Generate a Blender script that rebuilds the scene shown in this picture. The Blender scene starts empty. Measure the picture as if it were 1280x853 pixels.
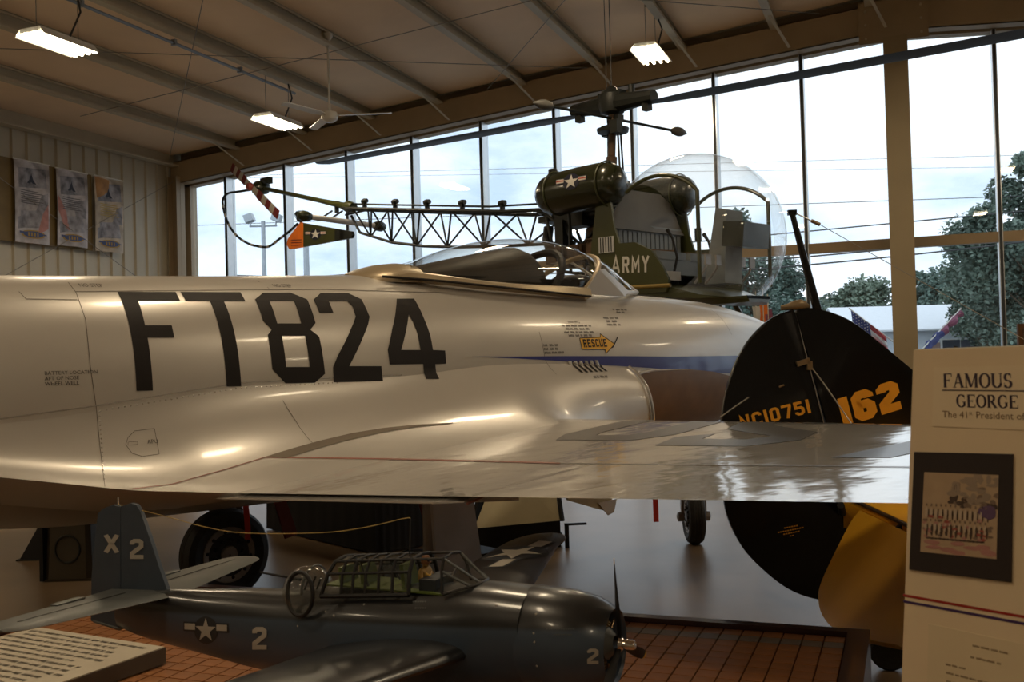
import bpy, bmesh, math, random
import numpy as np
from math import sin, cos, pi, radians as R_, sqrt, atan2
from mathutils import Vector as V, Matrix, geometry
from mathutils.bvhtree import BVHTree
random.seed(7)
SC = bpy.context.scene
COL = SC.collection
# ------------------------------------------------------------------ camera
FPX, PSI, ROLL, CZ = 1250.0, R_(21.4), .028, 1.70
PITCH = math.atan(21.5/FPX)
fw = V((-sin(PSI)*cos(PITCH), cos(PSI)*cos(PITCH), sin(PITCH)))
r0 = V((cos(PSI), sin(PSI), 0)); u0 = r0.cross(fw)
CU = u0*cos(ROLL)+r0*sin(ROLL); CR = r0*cos(ROLL)-u0*sin(ROLL)
CO = V((0, 0, CZ))
cd = bpy.data.cameras.new('camera'); cam = bpy.data.objects.new('camera', cd); COL.objects.link(cam)
cam.matrix_world = Matrix(((CR.x, CU.x, -fw.x, 0), (CR.y, CU.y, -fw.y, 0), (CR.z, CU.z, -fw.z, CZ), (0, 0, 0, 1)))
cd.sensor_width = 36; cd.lens = FPX/1280*36; cd.clip_start = .05; cd.clip_end = 600
cd.dof.use_dof = True; cd.dof.focus_distance = 6.0; cd.dof.aperture_fstop = 9.0
SC.camera = cam
# ------------------------------------------------------------------ view and sky
SC.view_settings.view_transform = 'Standard'; SC.view_settings.look = 'None'
SC.view_settings.gamma = 1; SC.view_settings.use_curve_mapping = False
SC.view_settings.exposure = 0.0
SC.cycles.transparent_max_bounces = 24; SC.cycles.max_bounces = 8; SC.cycles.glossy_bounces = 5
SC.cycles.sample_clamp_indirect = 6.0
SKY_STRENGTH, LAMP_W, LAMP_COL = 1.5, 44.0, (1.0, .79, .53)
w = bpy.data.worlds.new('overcast_sky'); SC.world = w; w.use_nodes = True
nt = w.node_tree; nt.nodes.clear()
def N(nt, t, **k):
    n = nt.nodes.new(t)
    for a, b in k.items(): setattr(n, a, b)
    return n
tc = N(nt, 'ShaderNodeTexCoord'); mp = N(nt, 'ShaderNodeMapping'); mp.inputs['Scale'].default_value = (1.6, 1.6, 3.4); mp.inputs['Location'].default_value = (.35, .2, .1)
n1 = N(nt, 'ShaderNodeTexNoise'); n1.inputs['Scale'].default_value = 2.6; n1.inputs['Detail'].default_value = 7; n1.inputs['Roughness'].default_value = .55
cr = N(nt, 'ShaderNodeValToRGB'); e = cr.color_ramp.elements
e[0].position, e[0].color = .37, (.52, .65, .80, 1); e[1].position, e[1].color = .60, (.95, .98, 1, 1)
el = e.new(.47); el.color = (.77, .87, .95, 1)
bg = N(nt, 'ShaderNodeBackground'); bg.inputs['Strength'].default_value = SKY_STRENGTH
wo = N(nt, 'ShaderNodeOutputWorld'); L = nt.links.new
L(tc.outputs['Generated'], mp.inputs['Vector']); L(mp.outputs[0], n1.inputs['Vector']); L(n1.outputs['Fac'], cr.inputs[0])
L(cr.outputs[0], bg.inputs[0]); L(bg.outputs[0], wo.inputs[0])

# ------------------------------------------------------------------ helpers
def ray(x, y): return fw + CR*((x-640)/FPX) + CU*((426.5-y)/FPX)
def on_plane(x, y, n, p0):
    d = ray(x, y); return CO + d*((V(p0)-CO).dot(n)/d.dot(n))
def ld(l, d): return V((l*cos(PSI)-d*sin(PSI), l*sin(PSI)+d*cos(PSI), 0))
def at_depth(x, y, d): return CO + ray(x, y)*d
class Frame:                       # local axes of a thing: x forward, y to its left, z up
    def __init__(s, o, f):
        s.o = V((o[0], o[1], 0)); s.f = V((f[0], f[1], 0)).normalized(); s.p = V((-s.f.y, s.f.x, 0)); s.a = atan2(s.f.y, s.f.x)
    def w(s, x, y, z): return s.o+s.f*x+s.p*y+V((0, 0, z))
    def l(s, P): d = P-s.o; return V((d.dot(s.f), d.dot(s.p), d.z))
    def s(s, x, y, yy=0): return s.l(on_plane(x, y, s.p, s.o+s.p*yy))
    def x(s, x, y, xx): return s.l(on_plane(x, y, s.f, s.o+s.f*xx))
    def z(s, x, y, zz): return s.l(on_plane(x, y, V((0, 0, 1)), V((0, 0, zz))))
    def ray(s, x, y): 
        d = ray(x, y); return s.l(CO), V((d.dot(s.f), d.dot(s.p), d.z))
MATS = {}
def mat(name, col, rough=.5, metal=0, var=.08, scale=6, bump=0, coat=0, emit=None, estr=0, spec=.5, bscale=None):
    if name in MATS: return MATS[name]
    m = bpy.data.materials.new(name); m.use_nodes = True; nt = m.node_tree; b = nt.nodes['Principled BSDF']; L = nt.links.new
    t = N(nt, 'ShaderNodeTexCoord'); n = N(nt, 'ShaderNodeTexNoise'); n.inputs['Scale'].default_value = scale; n.inputs['Detail'].default_value = 4
    r = N(nt, 'ShaderNodeValToRGB')
    r.color_ramp.elements[0].position = .3; r.color_ramp.elements[1].position = .7
    r.color_ramp.elements[0].color = (*[c*(1-var) for c in col], 1); r.color_ramp.elements[1].color = (*[min(1, c*(1+var)) for c in col], 1)
    L(t.outputs['Object'], n.inputs['Vector']); L(n.outputs['Fac'], r.inputs[0]); L(r.outputs[0], b.inputs['Base Color'])
    b.inputs['Roughness'].default_value = rough; b.inputs['Metallic'].default_value = metal; b.inputs['Coat Weight'].default_value = coat; b.inputs['Coat Roughness'].default_value = .08
    b.inputs['Specular IOR Level'].default_value = spec
    if bump:
        n2 = N(nt, 'ShaderNodeTexNoise'); n2.inputs['Scale'].default_value = bscale or scale*2; n2.inputs['Detail'].default_value = 3
        bm = N(nt, 'ShaderNodeBump'); bm.inputs['Strength'].default_value = bump; bm.inputs['Distance'].default_value = .02
        L(t.outputs['Object'], n2.inputs['Vector']); L(n2.outputs['Fac'], bm.inputs['Height']); L(bm.outputs[0], b.inputs['Normal'])
        if coat: L(bm.outputs[0], b.inputs['Coat Normal'])
    if emit: b.inputs['Emission Color'].default_value = (*emit, 1); b.inputs['Emission Strength'].default_value = estr
    MATS[name] = m; return m
def glass(name, tint=(.96, .98, .98), rough=0, ior=1.45, haze=0, gloss=1.0):
    if name in MATS: return MATS[name]
    m = bpy.data.materials.new(name); m.use_nodes = True; nt = m.node_tree; nt.nodes.clear(); L = nt.links.new
    o = N(nt, 'ShaderNodeOutputMaterial'); mx = N(nt, 'ShaderNodeMixShader'); tr = N(nt, 'ShaderNodeBsdfTransparent'); gl = N(nt, 'ShaderNodeBsdfGlossy'); fr = N(nt, 'ShaderNodeLayerWeight'); fr.inputs[0].default_value = .5; pw = N(nt, 'ShaderNodeMath', operation='POWER'); pw.inputs[1].default_value = 4.0; L(fr.outputs['Facing'], pw.inputs[0]); fa = N(nt, 'ShaderNodeMath', operation='MULTIPLY_ADD'); fa.inputs[1].default_value = .75; fa.inputs[2].default_value = .04; L(pw.outputs[0], fa.inputs[0])
    tr.inputs[0].default_value = (*tint, 1); gl.inputs['Roughness'].default_value = rough
    mu = N(nt, 'ShaderNodeMath', operation='MULTIPLY'); mu.inputs[1].default_value = gloss; L(fa.outputs[0], mu.inputs[0])
    L(mu.outputs[0], mx.inputs[0]); L(tr.outputs[0], mx.inputs[1]); L(gl.outputs[0], mx.inputs[2])
    out = mx
    if haze:
        df = N(nt, 'ShaderNodeBsdfTranslucent'); df.inputs[0].default_value = (.8, .82, .84, 1); m2 = N(nt, 'ShaderNodeMixShader')
        nz = N(nt, 'ShaderNodeTexNoise'); nz.inputs['Scale'].default_value = 3; mm = N(nt, 'ShaderNodeMath', operation='MULTIPLY'); mm.inputs[1].default_value = haze*2
        L(nz.outputs['Fac'], mm.inputs[0]); L(mm.outputs[0], m2.inputs[0]); L(mx.outputs[0], m2.inputs[1]); L(df.outputs[0], m2.inputs[2]); out = m2
    L(out.outputs[0], o.inputs[0]); MATS[name] = m; return m
class MB:                          # collects shapes, builds ONE mesh object
    def __init__(s): s.v = []; s.f = []
    def add(s, vs, fs):
        k = len(s.v); s.v += [tuple(p) for p in vs]; s.f += [tuple(i+k for i in q) for q in fs]; return s
    def box(s, c, d, rot=None):
        vs = [V((x*d[0]/2, y*d[1]/2, z*d[2]/2)) for x in (-1, 1) for y in (-1, 1) for z in (-1, 1)]
        if rot: vs = [rot @ p for p in vs]
        return s.add([p+V(c) for p in vs], [(0, 1, 3, 2), (4, 6, 7, 5), (0, 4, 5, 1), (2, 3, 7, 6), (0, 2, 6, 4), (1, 5, 7, 3)])
    def rings(s, rs, cap=True, closed=True):
        n = len(rs[0]); vs = [p for r in rs for p in r]; fs = []
        for i in range(len(rs)-1):
            for j in range(n if closed else n-1):
                a = i*n+j; b = i*n+(j+1) % n; fs.append((a, b, b+n, a+n))
        if cap and closed: fs += [tuple(range(n))[::-1], tuple(range((len(rs)-1)*n, len(rs)*n))]
        return s.add(vs, fs)
    def path(s, pts, r, n=8, closed=False):
        pts = [V(p) for p in pts]; rr = r if isinstance(r, (list, tuple)) else [r]*len(pts); rs = []; m = len(pts); pa = None
        for i, p in enumerate(pts):
            if closed: t = (pts[(i+1) % m]-pts[i-1]).normalized()
            else: t = (pts[min(i+1, m-1)]-pts[max(i-1, 0)]).normalized()
            a = t.cross(V((0, 0, 1)) if abs(t.z) < .95 else V((1, 0, 0))) if pa is None else pa-t*pa.dot(t)
            if a.length < 1e-6: a = t.orthogonal()
            a.normalize(); pa = a; b = t.cross(a)
            rs.append([p+(a*cos(2*pi*k/n)+b*sin(2*pi*k/n))*rr[i] for k in range(n)])
        if closed: rs.append(rs[0]); return s.rings(rs, cap=False)
        return s.rings(rs)
    def tube(s, a, b, r, r2=None, n=8): return s.path([a, b], [r, r if r2 is None else r2], n)
    def lathe(s, prof, o=(0, 0, 0), ax=(0, 0, 1), n=24, cap=True):
        ax = V(ax).normalized(); a = ax.orthogonal().normalized(); b = ax.cross(a); o = V(o)
        return s.rings([[o+ax*h+(a*cos(2*pi*k/n)+b*sin(2*pi*k/n))*max(r, 1e-4) for k in range(n)] for r, h in prof], cap)
    def prism(s, poly, ext):       # planar outline pushed out by a vector
        n = len(poly); a = [V(p) for p in poly]; b = [p+V(ext) for p in a]
        return s.add(a+b, [tuple(range(n))[::-1], tuple(range(n, 2*n))]+[(i, (i+1) % n, (i+1) % n+n, i+n) for i in range(n)])
    def bar(s, a, b, wid, th, up=(0, 0, 1)):
        a, b = V(a), V(b); t = (b-a).normalized(); u = V(up)-t*V(up).dot(t)
        if u.length < 1e-5: u = t.orthogonal()
        u.normalize(); r = t.cross(u)
        q = lambda p: [p+r*wid/2*i+u*th/2*j for i, j in ((-1, -1), (1, -1), (1, 1), (-1, 1))]
        return s.rings([q(a), q(b)])
    def build(s, name, m, parent=None, ang=35, flat=False, **kw):
        me = bpy.data.meshes.new(name); me.from_pydata(s.v, [], s.f)
        bm = bmesh.new(); bm.from_mesh(me); bmesh.ops.recalc_face_normals(bm, faces=bm.faces); bm.to_mesh(me); bm.free()
        me.materials.append(m)
        if not flat:
            me.polygons.foreach_set('use_smooth', [True]*len(me.polygons)); me.set_sharp_from_angle(angle=R_(ang))
        o = bpy.data.objects.new(name, me); COL.objects.link(o)
        if parent: o.parent = parent
        return tag(o, **kw) if kw else o
def tag(o, label=None, cat=None, group=None, kind=None):
    if label: o['label'] = label
    if cat: o['category'] = cat
    if group: o['group'] = group
    if kind: o['kind'] = kind
    return o
def thing(name, label, cat, loc=(0, 0, 0), rz=0, group=None):
    o = bpy.data.objects.new(name, None); COL.objects.link(o); o.location = loc; o.rotation_euler = (0, 0, rz); o.empty_display_size = .1
    return tag(o, label, cat, group)
def dup(o, parent=None):
    c = o.copy(); COL.objects.link(c); c.parent = parent
    for ch in list(o.children): dup(ch, c)
    return c
def linkdup(o, name, parent=None):
    c = o.copy(); COL.objects.link(c); c.parent = parent; return c
def bvh_of(objs):
    vs, fs = [], []
    for o in objs:
        k = len(vs); vs += [v.co.copy() for v in o.data.vertices]; fs += [tuple(i+k for i in p.vertices) for p in o.data.polygons]
    return BVHTree.FromPolygons(vs, fs)
def dice(polys, step):             # fill 2-D outlines (outer, holes...) and cut them on a grid
    bm = bmesh.new()
    vs = [V((p[0], p[1], 0)) for pl in polys for p in pl]
    tr = geometry.tessellate_polygon([[V((p[0], p[1], 0)) for p in pl] for pl in polys])
    bv = [bm.verts.new(v) for v in vs]
    for t in tr:
        try: bm.faces.new([bv[i] for i in t])
        except ValueError: pass
    for ax in (0, 1):
        lo = min(v[ax] for v in vs); hi = max(v[ax] for v in vs); k = lo+step
        while k < hi:
            no = V((1, 0, 0)) if ax == 0 else V((0, 1, 0))
            bmesh.ops.bisect_plane(bm, geom=bm.verts[:]+bm.edges[:]+bm.faces[:], plane_co=no*k, plane_no=no); k += step
    bm.verts.index_update()
    out = ([v.co.copy() for v in bm.verts], [[v.index for v in f.verts] for f in bm.faces]); bm.free(); return out
def decal(mb, polys, cast, step=.05, eps=.002):   # lay printed marks on a surface; cast(u, v) -> (origin, direction), tree
    vs, fs = dice(polys, step); pts = []
    for p in vs:
        (o, d), tree = cast(p.x, p.y)
        h = tree.ray_cast(o, d)
        pts.append(None if h[0] is None else h[0]-d.normalized()*eps if h[1].dot(d) == 0 else h[0]+(h[1] if h[1].dot(d) < 0 else -h[1])*eps)
    ok = [f for f in fs if all(pts[i] is not None for i in f)]
    mb.add([p if p is not None else V((0, 0, 0)) for p in pts], ok); return mb
# block letters drawn as strokes on a 0.6 x 1 cell
G = {'0': [[(.1, .2), (.2, .1), (.4, .1), (.5, .2), (.5, .8), (.4, .9), (.2, .9), (.1, .8), (.1, .2)]], '1': [[(.3, 0), (.3, 1)]],
 '2': [[(.1, .72), (.1, .82), (.19, .9), (.41, .9), (.5, .82), (.5, .62), (.1, .28), (.1, .1), (.6, .1)]], '5': [[(.5, .9), (.1, .9), (.1, .55), (.4, .55), (.5, .45), (.5, .2), (.4, .1), (.2, .1), (.1, .2), (.1, .27)]],
 '6': [[(.5, .73), (.5, .8), (.4, .9), (.2, .9), (.1, .8), (.1, .2), (.2, .1), (.4, .1), (.5, .2), (.5, .44), (.4, .54), (.1, .54)]], '7': [[(0, .9), (.5, .9), (.5, .8), (.27, 0)]],
 'A': [[(.06, 0), (.06, .12), (.3, .95), (.54, .12), (.54, 0)], [(.1, .3), (.5, .3)]], 'C': [[(.5, .7), (.5, .8), (.4, .9), (.2, .9), (.1, .8), (.1, .2), (.2, .1), (.4, .1), (.5, .2), (.5, .3)]],
 'E': [[(.6, .9), (.1, .9), (.1, .1), (.6, .1)], [(.1, .5), (.5, .5)]], 'M': [[(.05, 0), (.05, .92), (.3, .35), (.55, .92), (.55, 0)]], 'N': [[(.1, 0), (.1, .9), (.5, .1), (.5, 1)]],
 'R': [[(.1, 0), (.1, .9), (.42, .9), (.5, .82), (.5, .56), (.42, .48), (.1, .48)], [(.3, .48), (.52, 0)]], 'S': [[(.5, .75), (.5, .82), (.42, .9), (.18, .9), (.1, .82), (.1, .6), (.5, .4), (.5, .18), (.42, .1), (.18, .1), (.1, .18), (.1, .26)]],
 'U': [[(.1, 1), (.1, .2), (.2, .1), (.4, .1), (.5, .2), (.5, 1)]], 'X': [[(.06, 0), (.54, 1)], [(.06, 1), (.54, 0)]], 'Y': [[(.05, 1), (.3, .5), (.3, 0)], [(.55, 1), (.3, .5)]], 'F': [[(.1, 0), (.1, .9), (.6, .9)], [(.1, .48), (.5, .48)]]}
def stroke(pts, wd):
    P = [V(p) for p in pts]; n = len(P); closed = (P[0]-P[-1]).length < 1e-6; out = []; Lf, Rt = [], []
    for i in range(n):
        a = P[i]-P[i-1] if i else (P[0]-P[-2] if closed else None); b = P[i+1]-P[i] if i < n-1 else (P[1]-P[0] if closed else None)
        a = a.normalized() if a else None; b = b.normalized() if b else None
        t = (a+b).normalized() if a and b else (a or b); nn = V((-t.y, t.x)); k = 1/max(.45, nn.dot(V((-(b or a).y, (b or a).x))))
        Lf.append(P[i]+nn*wd/2*k); Rt.append(P[i]-nn*wd/2*k)
    return [[Lf[i], Lf[i+1], Rt[i+1], Rt[i]] for i in range(n-1)]
def glyphs(text, wd=.2, adv=.78, nar=('1',)):      # one list of quads for each letter, and the total width
    out = []; x = 0
    for ch in text:
        sh = .2 if ch in nar else 0
        out.append([[(p.x+x-sh, p.y) for p in q] for st in G[ch] for q in stroke(st, wd)]); x += adv-2*sh
    return out, x-(adv-.6)
def font_polys(text, size=1.0, bold=0):
    c = bpy.data.curves.new('t', 'FONT'); c.body = text; c.size = size; c.offset = bold; c.resolution_u = 2
    o = bpy.data.objects.new('t', c); COL.objects.link(o); bpy.context.view_layer.update()
    me = o.evaluated_get(bpy.context.evaluated_depsgraph_get()).to_mesh()
    vs = [v.co.copy() for v in me.vertices]; fs = [list(p.vertices) for p in me.polygons]
    bpy.data.objects.remove(o); bpy.data.curves.remove(c); return vs, fs
def flat_text(mb, text, o, ux, uy, size, align=0, bold=0):
    vs, fs = font_polys(text, size, bold); wd = max((v.x for v in vs), default=0)
    o, ux, uy = V(o), V(ux), V(uy); return mb.add([o+ux*(v.x-wd*align)+uy*v.y for v in vs], fs)
def star(cx, cy, r, rot=pi/2): return [(cx+(r if k % 2 == 0 else r*.4)*cos(rot+k*pi/5), cy+(r if k % 2 == 0 else r*.4)*sin(rot+k*pi/5)) for k in range(10)]
def disc(cx, cy, r, n=24): return [(cx+r*cos(2*pi*k/n), cy+r*sin(2*pi*k/n)) for k in range(n)]
def itp(tab, x):
    if x <= tab[0][0]: return tab[0][1]
    for (a, va), (b, vb) in zip(tab, tab[1:]):
        if x <= b: return va+(vb-va)*(x-a)/(b-a)
    return tab[-1][1]
def sitp(tab, x):                  # smooth (cubic) interpolation
    n = len(tab); i = 0
    if x <= tab[0][0]: return tab[0][1]
    if x >= tab[-1][0]: return tab[-1][1]
    while x > tab[i+1][0]: i += 1
    x0, y0 = tab[i]; x1, y1 = tab[i+1]
    m = lambda k: (tab[min(k+1, n-1)][1]-tab[max(k-1, 0)][1])/(tab[min(k+1, n-1)][0]-tab[max(k-1, 0)][0])
    h = x1-x0; s = (x-x0)/h
    return (2*s**3-3*s*s+1)*y0+(s**3-2*s*s+s)*h*m(i)+(-2*s**3+3*s*s)*y1+(s**3-s*s)*h*m(i+1)
def ring(x, zc, hw, up, dn, n=2.2, k=32):  # one fuselage section across x
    out = []
    for i in range(k):
        a = 2*pi*i/k; c, s = cos(a), sin(a)
        out.append(V((x, hw*math.copysign(abs(c)**(2/n), c), zc+(up if s > 0 else dn)*math.copysign(abs(s)**(2/n), s))))
    return out
# ------------------------------------------------------------------ materials
M = {}
M['ceil'] = mat('ceiling_vinyl', (.86, .67, .47), .6, var=.08, scale=.8, bump=.25, bscale=1.5)
M['steel'] = mat('painted_steel', (.52, .47, .36), .5, var=.06, scale=3)
M['frame'] = mat('beam_paint', (.40, .31, .20), .5, var=.06, scale=2)
M['column'] = mat('column_paint', (.36, .29, .18), .5, var=.05, scale=2)
M['sheet'] = mat('wall_sheet_paint', (.52, .47, .365), .45, var=.05, scale=2)
M['alu'] = mat('window_aluminium', (.62, .64, .66), .28, .7, var=.05)
M['gask'] = mat('window_gasket', (.03, .035, .04), .6)
M['rail'] = mat('bronze_rail', (.29, .215, .13), .4, .2, var=.06)
M['glass'] = glass('window_glass', (.93, .96, .98), gloss=.9)
M['conc'] = mat('floor_coating', (.17, .115, .066), .33, var=.18, scale=1.1, spec=.14, coat=0, bump=.03, bscale=3)
M['black'] = mat('black_paint', (.014, .013, .013), .55, spec=.3)
M['rubber'] = mat('tyre_rubber', (.025, .024, .023), .65, var=.2, scale=20, bump=.2)
M['white'] = mat('white_enamel', (.75, .74, .70), .35)
M['wire'] = mat('steel_wire', (.30, .28, .25), .5, .5)
M['dkwire'] = mat('dark_cable', (.05, .05, .05), .6)
M['tube'] = mat('lamp_tube', (1, .95, .8), .4, emit=(1, .88, .62), estr=9)
M['conduit'] = mat('blue_grey_conduit', (.28, .31, .36), .4, .4)
# ------------------------------------------------------------------ structure
WX, WY, WB = 13.2, 16.0, -9.0
roof = lambda x: 6.96-.0837*abs(x)
low = lambda x: itp([(0, 6.365), (5.54, 5.94), (13.2, 5.262)], abs(x)); KX = 5.54
MB().box((0, (WY+WB)/2+.15, -.1), (2*WX+.4, WY-WB+.4, .2)).build('floor', M['conc'], kind='structure')
ce = MB()
for s in (-1, 1):
    ce.prism([(0, WB, roof(0)+.04), (s*(WX+.2), WB, roof(WX)+.04), (s*(WX+.2), WB, roof(WX)+.14), (0, WB, roof(0)+.14)], (0, WY-WB+.3, 0))
ceil = ce.build('ceiling', M['steel'], kind='structure')
pxs = [-11.65, -10.16, -8.74, -7.4, -5.84, -4.51, -3.13, -1.72, -.35]
pxs = pxs+[-x for x in pxs[::-1]]
for a, b in zip([-WX-.1]+pxs, pxs+[WX+.1]):      # sagging insulation blanket between each two purlins
    m = MB(); rows = []
    for j in range(13):
        y = WB+.02+(WY-.35-WB)*j/12
        rows.append([V((a+.04+(b-a-.08)*k/6, y, roof(a+(b-a)*k/6)+.025-.05*sin(pi*k/6)*(1 if j < 12 else .2)-(.05 if j == 12 else 0))) for k in range(7)])
    m.rings(rows, cap=False, closed=False).build('ceiling_panel', M['ceil'], ceil)
prof = [(-.035, 0), (.035, 0), (.035, -.03), (.025, -.03), (.025, -.012), (-.022, -.012), (-.022, -.2), (.075, -.2), (.075, -.17), (.085, -.17), (.085, -.212), (-.035, -.212)]
pm = MB().prism([(x, 0, z) for x, z in prof], (0, WY-.3-WB, 0)).build('purlin', M['steel'], ceil, flat=True); pm.location = (pxs[0], WB, roof(pxs[0])+.02)
for x in pxs[1:]:
    o = linkdup(pm, 'purlin', ceil); o.location = (x, WB, roof(x)+.02)
for x in pxs[:9]:                                  # flange braces from purlins down to the rafter foot
    MB().bar((x+.03, WY-1.0, roof(x)-.19), (x+.25, WY-.42, low(x)+.05), .045, .006).build('flange_brace', M['steel'], ceil)
def rafter(name, y, deep=.44):
    m = MB()
    for s in (-1, 1):
        P = lambda x, z: (s*x, y, z)
        m.prism([P(0, low(0)), P(KX, low(KX)), P(WX, low(WX)), P(WX, low(WX)+deep), P(KX, low(KX)+deep), P(0, low(0)+deep)], (0, .02, 0))
        for z0 in (0, deep-.015):
            for xa, xb in ((0, KX), (KX, WX)): m.prism([(s*xa, y, low(xa)+z0), (s*xb, y, low(xb)+z0), (s*xb, y, low(xb)+z0+.015), (s*xa, y, low(xa)+z0+.015)], (0, .22, 0))
    return m.build(name, M['frame'], flat=True, kind='structure')
ra = rafter('trim_1', WY-.3)
MB().box((0, WY-.36, low(0)+.13), (.95, .03, .62)).build('peak_plate', M['frame'], ra)
for k in range(6): MB().lathe([(.018, 0), (.018, .02)], (-.38+.76*(k % 2), WY-.375, low(0)-.1+.2*(k//2)), (0, -1, 0), 8).build('bolt', M['steel'], ra)
rafter('trim_2', 4.2); rafter('trim_3', -4.0)
cw = MB(); cx = .02
for dy in (-.15, .15): cw.box((cx, WY-.42+dy, 3.1), (.33, .018, 6.2))
cw.box((cx, WY-.42, 3.1), (.014, .3, 6.2)); cw.build('trim_4', M['column'], flat=True, kind='structure')
m = MB()
for dy in (-.1, .1): m.box((-WX+.12+dy, WY-.3, 2.7), (.014, .24, 5.4))
m.box((-WX+.12, WY-.3, 2.7), (.22, .014, 5.4)); m.build('trim_5', M['frame'], flat=True, kind='structure')
m = MB().prism([(-WX+.02, WB, roof(WX)-.25), (-WX+.2, WB, roof(WX)-.25), (-WX+.2, WB, roof(WX)-.22), (-WX+.06, WB, roof(WX)-.22), (-WX+.06, WB, roof(WX)+.02), (-WX+.02, WB, roof(WX)+.02)], (0, WY-WB-.3, 0))
m.build('trim_6', M['steel'], flat=True, kind='structure')
# left and other walls in ribbed sheets, each sheet a piece
def wall(name, c, d):
    return MB().box(c, d).build(name, M['sheet'], flat=True, kind='structure')
wl = wall('wall_left', (-WX-.11, (WB+WY)/2+.1, 2.95), (.1, WY-WB+.4, 5.9)); wr = wall('wall_right', (WX+.11, (WB+WY)/2+.1, 2.95), (.1, WY-WB+.4, 5.9))
wf = wall('wall_front', (0, WB-.1, 3.5), (2*WX+.4, .1, 7.0))
pr = []
for k in range(3):
    b = k*.305; pr += [(0, b), (0, b+.225), (.034, b+.25), (.034, b+.285)]
pr += [(0, .915), (-.012, .915), (-.012, 0)]
sh = MB().prism([(x, y, 0) for x, y in pr], (0, 0, 5.72)).build('wall_panel', M['sheet'], wl, flat=True); sh.location = (-WX-.045, WB, 0)
for k in range(1, 27):
    o = linkdup(sh, 'wall_panel', wl); o.location = (-WX-.045, WB+.915*k, 0)
for k in range(27):
    o = linkdup(sh, 'wall_panel', wr); o.location = (WX+.045, WB+.915*(k+1), 0); o.rotation_euler = (0, 0, pi)
# glazed gable wall
wbk = MB(); wbk.box((0, WY+.05, .12), (2*WX, .24, .24))
for s in (-1, 1): wbk.prism([(0, WY+.0, low(0)-.02), (s*KX, WY, low(KX)-.02), (s*WX, WY, low(WX)-.02), (s*WX, WY, roof(WX)+.05), (0, WY, roof(0)+.05)], (0, .2, 0))
wbk.box((-WX+.06, WY+.1, 2.7), (.3, .2, 5.3)); wbk.box((WX-.06, WY+.1, 2.7), (.3, .2, 5.3))
wback = wbk.build('wall_back', M['frame'], flat=True, kind='structure')
mx = [-1.342*k for k in range(9, -10, -1)]
for x in mx:
    t = low(x)-.02
    o = MB().box((x, WY+.035, (t+.24)/2), (.06, .27, t-.24)).build('mullion', M['alu'], wback, flat=True)
    MB().box((x, WY-.105, (t+.24)/2), (.036, .012, t-.24)).build('gasket', M['gask'], wback, flat=True)
edges = [-WX+.21]+mx+[WX-.21]; ZR = 3.25
for i, (a, b) in enumerate(zip(edges, edges[1:])):
    if b-a < .3: continue
    a += .03; b -= .03; tz = lambda x: low(x)-.02
    f = MB().box(((a+b)/2, WY, ZR), (b-a, .16, .15)).build('window_%d' % (i+1), M['rail'], flat=True, kind='structure')
    MB().prism([(a, WY+.09, .24), (b, WY+.09, .24), (b, WY+.09, ZR-.075), (a, WY+.09, ZR-.075)], (0, .012, 0)).build('pane', M['glass'], f, flat=True)
    MB().prism([(a, WY+.09, ZR+.075), (b, WY+.09, ZR+.075), (b, WY+.09, tz(b)), (a, WY+.09, tz(a))], (0, .012, 0)).build('pane', M['glass'], f, flat=True)
# roof bracing rods and cables (thin lines under the purlins)
def rod(p, q, name, r=.006, m='wire'): return MB().tube(p, q, r, n=6).build(name, M[m], kind='structure')
for i, (a, b) in enumerate([((-12.9, 7.2), (-4.6, 15.4)), ((-12.9, 15.3), (-4.6, 6.5)), ((-9.5, 6.5), (-1.0, 15.3)), ((-6.3, 15.3), (0, 7.5)), ((-12, 12.2), (-2, 12.2))]):
    rod((a[0], a[1], roof(a[0])-.24), (b[0], b[1], roof(b[0])-.24), 'trim_%d' % (7+i))
rod((-13.05, 10.5, 2.6), (-13.05, 15.6, 5.3), 'trim_12'); rod((-13.05, 15.6, 2.9), (-13.05, 9.5, 5.7), 'trim_13')
x = -8.74
cdt = MB().tube((x-.07, 3, roof(x)-.26), (x-.07, 13.4, roof(x)-.26), .022).build('trim_14', M['conduit'], kind='structure')
for y in (7.6, 9.0, 10.6, 12.0): MB().box((x-.07, y, roof(x)-.25), (.07, .04, .08)).build('clamp', M['conduit'], cdt)
# ------------------------------------------------------------------ high-bay lamps (each carries its own light)
def lamp(x, y, z, label=None, group=None):
    t = thing('ceiling_light', label or 'tube lamp hung under the roof outside the photographed view', 'light', (x, y, z), 0, group)
    hs = MB().box((0, 0, .085), (.30, .78, .05))
    for s in (-1, 1): hs.prism([(s*.15, -.40, .10), (s*.215, -.40, .02), (s*.205, -.40, .02), (s*.14, -.40, .10)], (0, .8, 0))
    hs.build('housing', M['white'], t, flat=True)
    for k in range(4):
        MB().lathe([(.013, -.42), (.02, -.40), (.02, .40), (.013, .42)], (-.15+.1*k, 0, .035), (0, 1, 0), 10).build('lamp_tube', M['tube'], t)
    for s in (-1, 1): MB().tube((0, s*.3, .1), (0, s*.3, roof(x)-z), .005, n=5).build('hanger_cable', M['wire'], t)
    MB().path([(.05, .1, .1), (.12, .22, .45), (.02, .25, .75), (-.1, .1, roof(x)-z)], .012, 6).build('power_cord', M['dkwire'], t)
    ld_ = bpy.data.lights.new('tube_light', 'AREA'); ld_.shape = 'RECTANGLE'; ld_.size = .38; ld_.size_y = .8; ld_.energy = LAMP_W; ld_.color = LAMP_COL
    lo = bpy.data.objects.new('tube_light', ld_); COL.objects.link(lo); lo.parent = t; lo.location = (0, 0, .005)
    return t
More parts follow.
